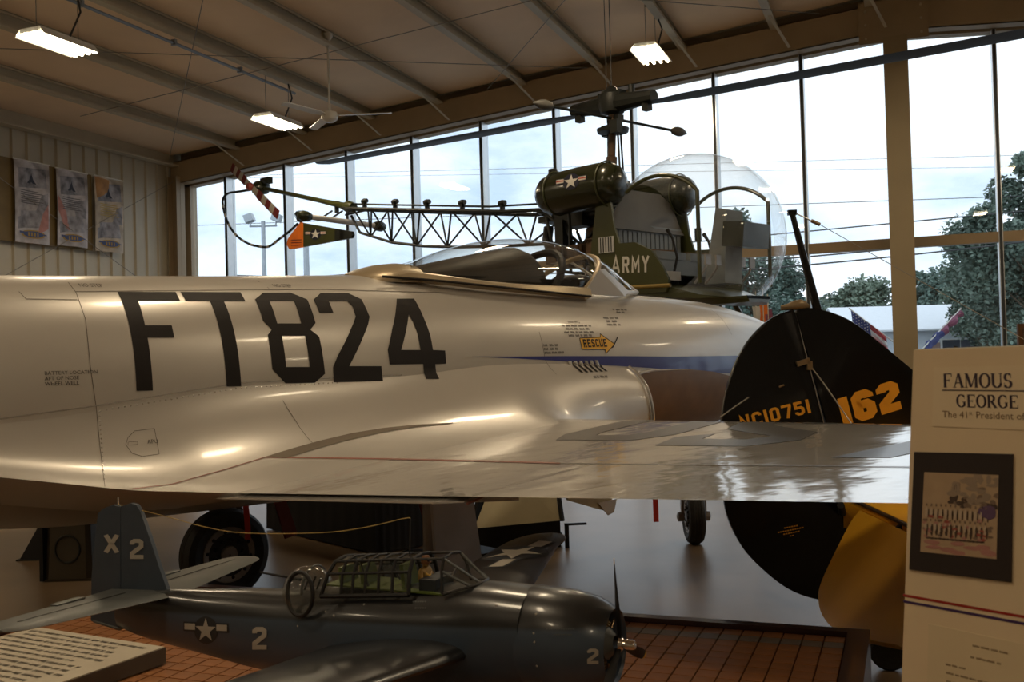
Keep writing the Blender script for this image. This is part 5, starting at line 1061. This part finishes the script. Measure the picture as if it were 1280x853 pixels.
fp = smooth_path([V((x, y, 0)) for x, y in [(995, 386), (1022, 386.5), (1060, 400), (1100, 430), (1140, 463), (1185, 500), (1260, 545)]], 4)
fin2 = plate([(p.x, p.y) for p in fp]+[(1290, 640), (1075, 640), (1046, 590), (1030, 525), (1011, 455), (994, 392)], 'fin', M['bblack'], .05)
bb = bvh_of([rud2, fin2]); bpx = lambda u, v: (B.ray(u, v), bb)
def bword(txt, o, ux, uy, par, name, wd, adv, nar=('1',)):
    q, W = glyphs(txt, wd, adv, nar)
    for g_ in q:
      m = MB()
      for p in g_: decal(m, [[(o[0]+ux[0]*x/W+uy[0]*y, o[1]+ux[1]*x/W+uy[1]*y) for x, y in p]], bpx, 25, .004)
      m.build(name, M['bor'], par)
bword('NC10751', (927, 537.5), (87, -21.5), (-4.2, -17), rud2, 'letter', .19, .74); bword('162', (1056.5, 531.5), (70.5, -22), (-8.5, -33), fin2, 'digit', .30, .80)
m = MB()
for (cx_, cy_, n) in ((988, 657, 16), (988, 661, 32), (989, 664.5, 20), (990, 668, 6)):
    for k in range(0, n, 3): decal(m, [[(cx_-n/2+k, cy_+1-(k-n/2)*.2), (cx_-n/2+k+2.2, cy_+.6-(k-n/2)*.2), (cx_-n/2+k+2.2, cy_+2.2-(k-n/2)*.2), (cx_-n/2+k, cy_+2.6-(k-n/2)*.2)]], bpx, 25, .004)
m.build('small_lettering', M['bor'], rud2)
def on(x, y, e=.012):
    o, d = B.ray(x, y); h = bb.ray_cast(o, d); return (h[0]-d.normalized()*e) if h[0] else W_(x, y, -.04)
MB().path([on(994, 391), on(1010, 452), on(1020, 490), on(1029, 526), on(1048, 600), on(1063, 655)], .0032, 6).build('hinge_rod', M['wire'], bi)
bk = on(1004, 453, .02); MB().box(bk, (.075, .03, .028), Matrix.Rotation(-.3, 3, 'Y')).box(bk+V((.035, 0, -.02)), (.028, .03, .05)).build('wire_bracket', M['brass'], bi)
MB().path([on(1011, 455, .03), on(1030, 480, .05), W_(1066, 532, -.2), W_(1135, 668, -.9)], .004, 5).build('brace_wire', M['wire'], bi)
MB().path([on(900, 522), on(921, 507), on(936, 497)], .004, 5).build('rib_tape', M['wire'], bi); MB().path([on(974, 484), on(980, 481.5)], .006, 5).build('drain_grommet', M['brass'], bi)
MB().rings([ring(x, z, w, u, .02, 2, 16) for x, z, w, u in [(W_(976, 384).x, W_(980, 384).z, .008, .008), (W_(985, 380).x, W_(980, 384).z, .02, .02), (W_(993, 376).x, W_(980, 384).z, .03, .036), (W_(1001, 376).x, W_(980, 384).z, .03, .042), (W_(1007, 379).x, W_(980, 384).z, .022, .03), (W_(1012, 381).x, W_(980, 384).z, .006, .008)]]).build('tail_light', M['brass'], bi)
mt0, mt1 = W_(1022, 388), W_(990, 266)
MB().path([mt0, mt0.lerp(mt1, .5), mt1], [.026, .022, .016], 8).box(mt1, (.05, .03, .03)).build('antenna_mast', M['bblack'], bi)
MB().tube(W_(991, 265), W_(1016, 277), .004, n=6).build('antenna_lead', M['bblack'], bi); MB().tube(W_(1014, 276), W_(1025, 281), .011, n=8).build('insulator', M['brass'], bi); MB().tube(W_(1025, 281), W_(1290, 430, -.5), .0022, n=5).build('antenna_wire', M['wire'], bi)
# stabilizer and drooped elevator
hz = .885; droop = R_(52); ex, ez = -cos(droop), -sin(droop); hx = .02
for s in (-1, 1):
    MB().prism([(hx, s*.20, hz-.02), (.75, s*.10, hz+.10), (.70, s*1.1, hz+.09), (.5, s*1.75, hz+.06), (.2, s*2.0, hz+.02), (hx, s*2.02, hz-.02)], (0, 0, .045)).build('stabilizer', M['byel'], bi)
    pn = V((-ez, 0, ex)); pts = []
    if s < 0:
        for x, y in [(1078, 640), (1066, 656), (1045, 697), (1030, 730), (1026, 748), (1029, 768), (1040, 784), (1058, 795), (1090, 804), (1127, 811)]:
            o, d = B.ray(x, y); k = (V((hx, 0, hz-.01))-o).dot(pn)/d.dot(pn); pts.append(o+d*k)
        sm_ = smooth_path(pts, 3)
    yl = sm_[-1].y if s < 0 else yl; cl_ = (hx-(sm_[-1].x if s < 0 else cl_0))/-ex if s < 0 else cl_; cl_0 = 0
    out = sm_+[V((hx+ex*cl_*.97, yl-.22, hz+ez*cl_*.97)), V((hx+ex*cl_*.8, yl-.42, hz+ez*cl_*.8)), V((hx+ex*cl_*.45, yl-.55, hz+ez*cl_*.45)), V((hx, yl-.58, hz-.01))]
    if s > 0: out = [V((p.x, -p.y, p.z)) for p in out]
    c = sum(out, V())/len(out); MB().rings([[c+(p-c)*q+pn*.018*k for p in out] for k, q in ((-1, .985), (-.6, 1), (.6, 1), (1, .985))]).build('elevator', M['byel'], bi, ang=30)
MB().tube((hx, -.18, hz+.012), (hx, -1.6, hz+.012), .010, n=8).build('elevator_hinge', M['rust'], bi)
MB().lathe([(.0, -.02), (.022, -.015), (.022, .015), (.0, .02)], (hx+.0, -1.16, hz-.02), (0, 1, 0), 10).build('hinge_pin', M['black'], bi)
MB().tube((hx, -.2, hz-.05), (hx+.05, -.05, hz-.12), .02).build('control_horn', M['black'], bi)
MB().rings([ring(x, z, w, h, h, 2.3, 20) for x, z, w, h in [(.08, .80, .05, .14), (.4, .88, .14, .22), (.9, .96, .24, .30), (1.5, 1.04, .33, .37)]]).build('rear_fuselage', M['byel'], bi)
tw0 = B.l(on_plane(1112, 838, V((0, 0, 1)), (0, 0, 0)))
MB().lathe([(.02, -.03), (.085, -.035), (.10, -.015), (.10, .015), (.085, .035), (.02, .03)], (tw0.x, tw0.y, .10), (.3, 1, 0), 24).build('tail_wheel', M['rubber'], bi)
MB().path([(tw0.x, tw0.y, .10), (tw0.x+.04, tw0.y*.6, .3), (.40, 0, .70)], .025, 8).build('tail_strut', M['black'], bi)
for s in (-1, 1): 
    MB().path([(1.4, s*.2, .75), (1.5, s*.5, .02)], .03, 8).build('jack_leg', M['black'], bi)
# ================================================================== exhibit board
M['board'] = mat('tan_foam_board', (.74, .59, .39), .6, var=.03); M['bedge'] = mat('white_board_edge', (.75, .74, .70), .6); M['titlecard'] = mat('title_card', (.76, .62, .42), .55, var=.02); M['letter'] = mat('cream_letter_paper', (.70, .57, .37), .55, var=.02)
M['tnavy'] = mat('title_ink_navy', (.045, .03, .05), .6); M['rl'] = mat('red_tape', (.33, .02, .012), .5); M['bl'] = mat('blue_tape', (.05, .022, .10), .5); M['matb'] = mat('black_photo_mat', (.022, .014, .012), .6); M['ltxt'] = mat('letter_ink', (.20, .12, .06), .6)
P0 = at_depth(1142, 438, 1.95); pd = ld(-sin(R_(36)), cos(R_(36))); E_ = Frame(P0, (-pd.x, -pd.y))   # x runs along the board to the right
eb = thing('exhibit_board', 'tan exhibit board with FAMOUS title card, black matted photo, tape stripes and letter', 'display board', (P0.x, P0.y, 0), E_.a)
sgn = -1 if (E_.p.dot(CO-P0) < 0) else 1          # local +y*sgn faces the camera
F_ = lambda u, v, e=0: V((u, sgn*e, v))
ol = [(0, 1.694), (-.051, 1.037), (-.075, .74), (.62, .74), (.62, 1.70)]
MB().prism([F_(u, v, -.006) for u, v in ol], F_(0, 0, .006)).build('board', M['board'], eb, flat=True); MB().prism([F_(u, v, -.009) for u, v in [(0, 1.6955), (-.0525, 1.037), (-.0765, .74), (.62, .74), (.62, 1.7015)]], F_(0, 0, .003)).build('board_backing', M['bedge'], eb, flat=True)
tcard = MB().prism([F_(u, v, .0) for u, v in [(.042, 1.660), (.034, 1.547), (.45, 1.547), (.45, 1.664)]], F_(0, 0, .0012)).build('title_card', M['titlecard'], eb, flat=True)
ux, uy = F_(1, 0), F_(0, 1)
SF = {'F': ['V.12', 'H.12.88.96', 'H.12.62.50', 'f.60.88', 's.12.0', 's.12.1'], }
def serif(mb, txt, o, h, adv=1.0, e=.0016):
    tk, tn = .19, .075; x = 0
    def bar_(x0, z0, x1, z1, w_): 
        a, b = V((x0, z0)), V((x1, z1)); d = (b-a).normalized(); n_ = V((-d.y, d.x))*w_/2
        q = [a+n_, b+n_, b-n_, a-n_]; mb.add([F_(o[0]+(x+p.x)*h, o[1]+p.y*h, e) for p in q], [(0, 1, 2, 3)])
    def sf(cx_, z, w_=.30): bar_(cx_-w_/2, z, cx_+w_/2, z, .045)
    def arc(cx_, cz, rx, rz, a0, a1, n=18, thick=tk, thin=tn):
        for k in range(n):
            t0, t1 = R_(a0+(a1-a0)*k/n), R_(a0+(a1-a0)*(k+1)/n); P = []
            for t, sg in ((t0, 1), (t1, 1), (t1, -1), (t0, -1)):
                w_ = thin+(thick-thin)*abs(cos(t)); P.append(F_(o[0]+(x+cx_+(rx+sg*w_/2)*cos(t))*h, o[1]+(cz+(rz+sg*w_/2)*sin(t))*h, e))
            mb.add(P, [(0, 1, 2, 3)])
    for ch in txt:
        if ch == 'F' or ch == 'E':
            bar_(.15, 0, .15, 1, tk); bar_(.1, .97, .66, .97, tn); bar_(.15, .5, .46, .5, tn); bar_(.64, .97, .64, .76, .05); bar_(.46, .6, .46, .4, .045); sf(.15, .022)
            if ch == 'E': bar_(.1, .03, .68, .03, tn); bar_(.67, .03, .67, .26, .05)
            wd = .74
        elif ch == 'A': bar_(.40, 1.0, .12, .02, tn); bar_(.42, 1.0, .70, 0, tk); bar_(.22, .34, .6, .34, tn); sf(.12, .022, .24); sf(.70, .022); wd = .86
        elif ch == 'M': bar_(.13, .02, .13, .98, tn); bar_(.17, .98, .48, .05, tk); bar_(.50, .05, .83, .98, tn); bar_(.86, 0, .86, 1, tk); sf(.13, .022, .24); sf(.86, .022, .26); sf(.10, .978, .18); sf(.9, .978, .2); wd = 1.06
        elif ch == 'O': arc(.42, .5, .33, .48, 0, 360, 30); wd = .86
        elif ch == 'U': bar_(.15, .98, .15, .32, tk); bar_(.68, .98, .68, .32, tn); arc(.415, .32, .265, .28, 180, 360, 16); sf(.15, .978); sf(.68, .978, .22); wd = .86
        elif ch == 'S': arc(.32, .735, .2, .235, 40, 270, 14); arc(.32, .265, .22, .235, -220+130, 90, 14); bar_(.08, .34, .08, .04, .045); bar_(.52, .96, .52, .68, .045); arc(.32, .265, .22, .235, 200, 270, 5); wd = .64
        elif ch == 'G': arc(.42, .5, .33, .48, 45, 315, 24); bar_(.68, .40, .68, .1, tk*.9); sf(.66, .42, .3); bar_(.68, .95, .68, .7, .045); wd = .86
        elif ch == 'R': bar_(.15, 0, .15, 1, tk); arc(.36, .745, .2, .225, -90, 90, 12); bar_(.1, .97, .38, .97, tn); bar_(.15, .52, .38, .52, tn); bar_(.36, .5, .68, .02, tk); sf(.15, .022); sf(.72, .022, .2); wd = .82
        else: wd = .4
        x += wd*adv
    return x*h
tm = MB(); serif(tm, 'FAMOUS', (.060, 1.6215), .0265, 1.0); serif(tm, 'GEORGE', (.085, 1.585), .0235, 1.03); tm.build('title_lettering', M['tnavy'], tcard, flat=True)
MB().prism([F_(u, v, .0012) for u, v in [(.0575, 1.6175), (.0575, 1.6155), (.42, 1.6155), (.42, 1.6175)]], F_(0, 0, .0006)).build('title_rule', M['tnavy'], tcard, flat=True)
sm = MB(); flat_text(sm, 'The 41', F_(.056, 1.5645, .0016), ux, uy, .0185); flat_text(sm, 'st', F_(.1085, 1.571, .0016), ux, uy, .010); flat_text(sm, 'President of the', F_(.122, 1.565, .0016), ux, uy, .0185); sm.build('subtitle_lettering', M['ltxt'], tcard, flat=True)
fm = MB().prism([F_(u, v, 0) for u, v in [(-.004, 1.4955), (-.0235, 1.264), (.178, 1.272), (.1895, 1.503)]], F_(0, 0, .004)).build('photo_mat', M['matb'], eb, flat=True)
ph = MB(); pq = [(.0165, 1.458), (.163, 1.4635), (.153, 1.310), (.002, 1.3025)]
ph.prism([F_(u, v, .004) for u, v in pq], F_(0, 0, .0006)); pho = ph.build('photo_print', mat('faded_photo_paper', (.46, .33, .21), .35, var=.06, scale=30), fm, flat=True)
pi_ = lambda a, b: F_(*(V(pq[3]).lerp(V(pq[2]), a)).lerp(V(pq[0]).lerp(V(pq[1]), a), b), .0049)
rn = random.Random(11)
cols_ = {k: (MB(), mat('photo_tone_'+k, c, .4)) for k, c in {'sky_grey': (.30, .23, .17), 'dark': (.07, .045, .035), 'pink': (.42, .20, .17), 'red': (.34, .08, .06), 'mid': (.20, .14, .10), 'light': (.48, .38, .28), 'violet': (.12, .07, .14)}.items()}
def blob(k, a, b, ra, rb_, n=9): cols_[k][0].add([pi_(min(1, max(0, a+ra*cos(2*pi*i/n)*rn.uniform(.7, 1.1))), min(1, max(0, b+rb_*sin(2*pi*i/n)*rn.uniform(.7, 1.1))))+F_(0, 0, rn.uniform(0, .0004)) for i in range(n)], [tuple(range(n))])
for k in range(26): blob('sky_grey', rn.uniform(.4, 1), rn.uniform(.62, .98), rn.uniform(.03, .1), rn.uniform(.02, .06))
for k in range(9): blob('mid', rn.uniform(.42, 1), rn.uniform(.6, .9), rn.uniform(.02, .07), rn.uniform(.01, .04))
for k in range(12): blob('dark', rn.uniform(.38, .72), rn.uniform(.6, .7), .05, .03)
blob('violet', .88, .56, .14, .10); blob('dark', .9, .62, .12, .05); blob('dark', .445, .78, .022, .13, 7); blob('dark', .445, .72, .05, .10, 6); blob('mid', .78, .72, .05, .04)
for k in range(10): blob('pink', rn.uniform(.05, .95), rn.uniform(.03, .14), .12, .03)
for k in range(40): blob(rn.choice(('red', 'pink', 'mid')), rn.uniform(.02, .98), rn.uniform(.18, .46), .04, .02)
for k in range(13):         # two rows of people standing and sitting
    a = .06+.066*k
    blob('light', a, .50, .024, .07, 8); blob('dark', a+.03, .49, .012, .08, 6); blob('mid', a, .60, .014, .022, 8)
    blob('dark', a+.02, .29, .022, .09, 7); blob('light', a, .33, .020, .06, 8); blob('mid', a, .41, .014, .02, 8)
for k in range(14): blob('dark', .1+.055*k, .185, .04, .014)
for k, (mb, m_) in cols_.items(): mb.build('photo_tone', m_, pho, flat=True, kind='stuff')
for nm, za, m_ in (('red_stripe', 1.2105, 'rl'), ('blue_stripe', 1.1985, 'bl')):
    MB().prism([F_(-.041, za+.0025, 0), (F_(-.041, za-.0025, 0)), F_(.62, za-.0025+.008, 0), F_(.62, za+.0025+.008, 0)], F_(0, 0, .0008)).build(nm, M[m_], eb, flat=True)
lt = MB().prism([F_(u, v, 0) for u, v in [(.012, 1.165), (-.005, .90), (.24, .90), (.255, 1.165)]], F_(0, 0, .001)).build('letter_sheet', M['letter'], eb, flat=True)
lm = MB(); rn = random.Random(5)
for (u, v, n) in ((.10, 1.140, .055), (.095, 1.118, .055), (.045, 1.093, .035), (.045, 1.077, .18), (.045, 1.061, .19), (.045, 1.045, .17), (.045, 1.029, .19)):
    k = u
    while k < u+n:
        w_ = rn.uniform(.006, .016); j = k
        while j < k+w_: lm.add([F_(j, v, .0014), F_(j+.0016, v, .0014), F_(j+.0018, v+.004*rn.choice((.7, 1)), .0014), F_(j+.0003, v+.004, .0014)], [(0, 1, 2, 3)]); j += .0026
        k += w_+.004
lm.build('letter_writing', M['ltxt'], lt, flat=True, kind='stuff')
tb = thing('exhibit_table', 'table under the exhibit board, below the lower edge of the photo', 'table', (P0.x, P0.y, 0), E_.a)
MB().box((.37, 0, .72), (.92, .30, .04)).build('tabletop', M['mah'], tb)
for a in (-.04, .78):
    for b in (-.11, .11): MB().box((a, -sgn*.0+b-(.0), .35), (.05, .05, .70)).build('leg', M['mah'], tb)
MB().prism([F_(.2, 1.3, -.009), F_(.4, 1.3, -.009), F_(.4, .742, -.12), F_(.2, .742, -.12)], F_(0, 0, -.008)).build('board_strut', M['bedge'], eb, flat=True)
# ================================================================== things on the floor beyond
sg0 = J.w(4.35, 1.45, 0); SGN = Frame(at_depth(640, 660, 9.0), (CR.x, CR.y))
g = at_depth(650, 675, 8.9); SG = Frame(g, ld(1, .12)); sgd = thing('floor_sign', 'low cream slanted panel in a black frame, seen below the silver wing', 'sign', (SG.o.x, SG.o.y, 0), SG.a)
q_ = lambda x, y, yy=0: SG.s(x, y, yy)
a, b, c, d = q_(593, 661, 0), q_(700, 651, 0), q_(690, 612, .30), q_(628, 608, .30)
MB().prism([a, b, c+V((0, 0, .25)), d+V((0, 0, .25))], (0, .025, 0)).build('panel', mat('cream_panel', (.62, .53, .32), .6, var=.05), sgd, flat=True)
MB().tube(b+V((.02, -.01, 0)), c+V((.02, -.01, .27)), .022).build('frame_edge', M['black'], sgd)
MB().box((b.x/2+a.x/2, .26, .06), (b.x-a.x+.06, .36, .10)).prism([a+V((0, -.01, 0)), b+V((0, -.01, 0)), V((b.x, b.y-.01, .0)), V((a.x, a.y-.01, .0))], (0, .02, 0)).build('base', M['black'], sgd)
for o_ in (0, .14): MB().bar(q_(582, 680, .0)+V((-o_*.8, .05, 0)), q_(622, 606, .3)+V((-o_*.6, .0, .25)), .05, .07).build('brace', M['black'], sgd)
MB().box((a.x+.02, .28, .02), (.5, .5, .04)).build('foot', M['black'], sgd)
MB().tube(V((b.x+.05, -.05, .0)), V((b.x+.05, -.05, b.z-.02)), .02).box((b.x+.13, -.05, b.z-.03), (.2, .02, .02)).build('end_post', M['black'], sgd)
tt = thing('skirted_table', 'long table under a black cloth standing in the dark beyond the main wheels', 'table', J.w(3.45, 2.75, 0), J.a)
MB().box((0, 0, .90), (.62, 1.95, .03)).build('tabletop', M['black'], tt)
m = MB(); n_ = 120; lo_, hi_ = [], []
for k in range(n_):
    u = k/n_*4; e_ = int(u); f_ = u-e_; cx_, cy_ = [(-.34, -1.0+2.0*f_), (-.34+.68*f_, 1.0), (.34, 1.0-2.0*f_), (.34-.68*f_, -1.0)][e_]; r_ = 1+.025*sin(k*1.9)
    hi_.append(V((cx_, cy_, .92))); lo_.append(V((cx_*r_*1.03, cy_*(r_*.4+.62), .012)))
m.rings([lo_, hi_]).build('cloth_skirt', mat('black_cloth', (.008, .007, .008), .9), tt)
for a in (-.25, .25):
    for b in (-.85, .85): MB().box((a, b, .45), (.04, .04, .88)).build('leg', M['black'], tt)
eq = thing('toolbox', 'black box with red end faces on the floor behind the grey gear door', 'box', J.w(2.35, -.55, 0), J.a)
MB().box((0, 0, .22), (.34, .30, .44)).build('body', M['black'], eq); MB().box((-.02, -.155, .30), (.06, .012, .16)).build('latch_plate', M['ribbon'], eq); MB().path([(0, -.1, .44), (0, -.08, .50), (0, .08, .50), (0, .1, .44)], .012, 6).build('handle', M['black'], eq)
b0 = on_plane(96, 722, V((0, 0, 1)), (0, 0, 0)); bn = thing('waste_bin', 'dark olive squarish bin on the floor left of the model tail fin', 'bin', (b0.x, b0.y, 0), PSI)
MB().prism([(-.19, -.16, 0), (.19, -.16, 0), (.19, .16, 0), (-.19, .16, 0)], (0, 0, .02)).rings([[V((sx*(.19-.02*h), sy*(.17-.02*h), .02+.5*h)) for sx, sy in ((-1, -.8), (-.8, -1), (.8, -1), (1, -.8), (1, .8), (.8, 1), (-.8, 1), (-1, .8))] for h in (0, 1)]).build('body', mat('dark_bin_plastic', (.045, .033, .018), .5), bn)
MB().box((0, 0, .535), (.40, .36, .03)).build('lid', M['black'], bn); MB().path([V((.10*cos(2*pi*k/20), -.168, .26+.11*sin(2*pi*k/20))) for k in range(20)], .008, 5, closed=True).build('round_emblem', M['heliblk'], bn); MB().box((-.205, 0, .28), (.03, .36, .54)).build('side_rim', M['black'], bn)
b1 = on_plane(61, 714, V((0, 0, 1)), (0, 0, 0))
t = MB().lathe([(.03, 0), (.035, .01), (.035, .15), (.015, .19), (.012, .22), (.0, .222)], (b1.x-.03, b1.y, 0), n=16).build('bottle', mat('blue_plastic', (.05, .08, .14), .3), label='small blue bottle on the floor left of the dark bin', cat='bottle')
gr = on_plane(60, 705, V((0, 0, 1)), (0, 0, 0)); gt = thing('work_stool', 'small stool with a folded green cloth, left of the dark bin', 'stool', (gr.x+.05, gr.y+.45, 0), PSI)
MB().box((0, 0, .30), (.36, .3, .03)).build('seat', M['black'], gt); MB().prism([(-.17, -.16, .315), (.12, -.16, .315), (.12, -.165, .14), (.06, -.17, .10), (-.10, -.17, .16), (-.17, -.16, .24)], (0, .01, 0)).box((0, 0, .33), (.3, .3, .03)).build('folded_cloth', mat('green_cloth', (.12, .14, .01), .8), gt)
for sx_ in (-.15, .15):
    for sy_ in (-.12, .12): MB().tube((sx_, sy_, 0), (sx_*.85, sy_*.85, .29), .014).build('leg', M['black'], gt)
wg = on_plane(30, 700, V((0, 0, 1)), (0, 0, 0)); wd_ = thing('wheel_chock', 'black triangular chock ramp on the floor at the far left', 'chock', (wg.x, wg.y, 0), PSI)
MB().prism([(-.02, -.05, 0), (.30, -.05, 0), (.20, -.05, .34), (.18, -.05, .34)], (0, .12, 0)).build('wedge', M['black'], wd_); MB().box((.13, .0, .006), (.34, .14, .012)).build('base_plate', M['black'], wd_)
MB().box((-13.115, 12.3, 4.44), (.014, 2.5, 1.33)).build('backing_board', mat('mustard_board', (.17, .115, .035), .6, var=.1), label='mustard brown board fixed to the ribbed wall behind the three banners', cat='board')
# three hanging banners on the left wall
def banner(y0_, y1, zt, zb, label, cols3):
    x = -13.10+.012; t = thing('banner', label, 'banner', (x, (y0_+y1)/2, zt)); w_ = y1-y0_; h = zt-zb
    g_ = lambda u, v, e=0: V((.03+.018*sin(u*7+v*3)+.02*v*sin(u*3.1)+e, -w_/2+w_*u, -h*v))
    def sheet(u0, u1, v0, v1, e, name, m_, par, n=8):
        MB().rings([[g_(u0+(u1-u0)*i/n, v0+(v1-v0)*j/n, e) for i in range(n+1)] for j in range(n+1)], False, False).build(name, m_, par)
    n = 14; cl = MB().rings([[g_(i/n, j/n, 0) for i in range(n+1)] for j in range(n+1)], False, False).rings([[g_(i/n, j/n, -.006) for i in range(n+1)] for j in range(n+1)], False, False).build('cloth', cols3[0], t)
    MB().tube((.03, -w_/2-.02, .0), (.03, w_/2+.02, .0), .012, n=8).build('top_rod', M['white'], t)
    rn = random.Random(int(y0_*10))
    def poly(pl, m_, e, name): 
        vs, fs = dice([pl], .08); MB().add([g_(p.x, p.y, e) for p in vs], fs).build(name, m_, cl)
    poly([(.1, .1), (.9, .06), (.92, .30), (.1, .34)], cols3[1], .003, 'print_patch'); poly([(.15, .62), (.8, .58), (.86, .80), (.2, .82)], cols3[1], .003, 'print_patch'); poly(cols3[3], cols3[2], .004, 'print_swoosh')
    poly([(.55+.3*rn.random(), .40), (.95, .36), (.93, .62), (.6, .6)], bg2, .0035, 'print_patch'); poly([(.06, .70), (.3, .66), (.26, .82), (.08, .84)], bg2, .0035, 'print_patch')
    for k in range(7): poly([(.15+.05*rn.random(), .36+.025*k), (.6+.25*rn.random(), .36+.025*k), (.8, .37+.025*k), (.15, .37+.025*k)], cols3[4], .005, 'print_line')
    poly([(.5, .14), (.56, .22), (.64, .27), (.55, .27), (.5, .25), (.45, .27), (.36, .27), (.44, .22)], M['bandark'], .005, 'print_aircraft')
    el = [(.5+.33*cos(2*pi*k/24), .89+.052*sin(2*pi*k/24)) for k in range(24)]; poly(el, M['bangold'], .004, 'print_oval')
    poly([(.5+.27*cos(2*pi*k/20), .89+.038*sin(2*pi*k/20)) for k in range(20)], M['banblue'], .006, 'print_oval'); poly([(.12, .86), (.88, .88), (.88, .895), (.12, .885)], M['banblue'], .007, 'print_ribbon')
    for k in range(4): poly([(.36+.075*k, .868), (.40+.075*k, .868), (.40+.075*k, .912), (.36+.075*k, .912)], M['bangold'], .008, 'print_letter')
M['bandark'] = mat('banner_ink', (.03, .035, .06), .7); M['bangold'] = mat('banner_gold', (.36, .24, .06), .7); M['banblue'] = mat('banner_blue', (.06, .09, .22), .7)
bg1, bg2 = mat('banner_silver', (.42, .40, .43), .7, var=.5, scale=4), mat('banner_grey', (.25, .25, .29), .7, var=.6, scale=7); og, pk = mat('banner_orange', (.42, .22, .08), .7, var=.3), mat('banner_pink', (.42, .20, .18), .7, var=.3); tx = mat('banner_text', (.10, .10, .12), .7); by = mat('banner_yellow', (.45, .33, .08), .7)
banner(11.87, 12.56, 5.10, 3.77, 'grey printed banner on the ribbed wall, leftmost of three', (bg1, bg2, pk, [(.78, .62), (.95, .5), (.95, .8), (.8, .84), (.6, .88)], tx))
banner(12.72, 13.39, 5.09, 3.80, 'grey printed banner with pink streaks, middle of three on the wall', (bg1, bg2, pk, [(.02, .35), (.3, .55), (.4, .8), (.2, .72), (.02, .55)], tx))
banner(13.56, 14.24, 5.10, 3.78, 'orange-topped printed banner, rightmost of three on the wall', (mat('banner_cream', (.45, .39, .32), .7, var=.45, scale=4), bg2, og, [(.02, .02), (.55, .03), (.5, .18), (.3, .25), (.05, .30)], by))
# small flags and a picture frame near the windows
for k, (px, top_, col_, lb) in enumerate([(946, 388, 'fw', 'small white pennant on a thin stick beyond the jet nose'), (955, 385, 'orange', 'small orange pennant beyond the jet nose, beside the black rudder'), (961, 392, 'maroon', 'small maroon pennant closest to the black rudder')]):
    b = at_depth(px, 420, 13.0); zt = at_depth(px, top_, 13.0).z; t = thing('pennant', lb, 'flag', (b.x, b.y, 0))
    MB().tube((0, 0, .0), (0, 0, zt+.25), .008, n=6).build('stick', M['white'], t); MB().lathe([(.04, 0), (.04, .03), (.012, .04)], (0, 0, 0)).build('base', M['black'], t)
    MB().rings([[V((CR.x*.05*(1-.15*j/6)*x+.012*sin(j), CR.y*.05*x, zt+.05-.42*j/6)) for x in (-1, -.3, .3, 1)] for j in range(7)], False, False).build('cloth', M[col_], t)
b = at_depth(1290, 420, 9.0); FR = Frame(b, (CR.x, CR.y)); t = thing('picture_frame', 'brown wooden picture frame on a stand at the right edge of the photo', 'frame', (b.x, b.y, 0), FR.a)
x0_ = FR.s(1272, 420).x; zt = FR.s(1276, 405).z
MB().box((x0_+.2, 0, zt-.25), (.40, .03, .5)).build('frame', mat('brown_wood', (.12, .055, .02), .5), t); MB().box((x0_+.2, -.018, zt-.25), (.32, .004, .42)).build('picture', M['mid_pic'] if 'mid_pic' in M else mat('picture_print', (.10, .07, .05), .5, var=.5, scale=12), t)
for dx in (.05, .35): MB().tube((x0_+dx, .03, 0), (x0_+dx, .03, zt-.2), .015).build('stand_leg', M['black'], t)
b = at_depth(1195, 440, 8.0); FR = Frame(b, (CR.x, CR.y)); t = thing('easel', 'black easel whose pointed top shows just above the exhibit board', 'easel', (b.x, b.y, 0), FR.a); zt = at_depth(1195, 433, 8.0).z
for s in (-1, 1): MB().tube((0, 0, zt), (s*.30, -.05, 0), .016).build('leg', M['black'], t)
MB().tube((0, .0, zt-.02), (0, .5, 0), .014).box((0, -.02, zt-.07), (.06, .02, .02)).build('rear_leg', M['black'], t)
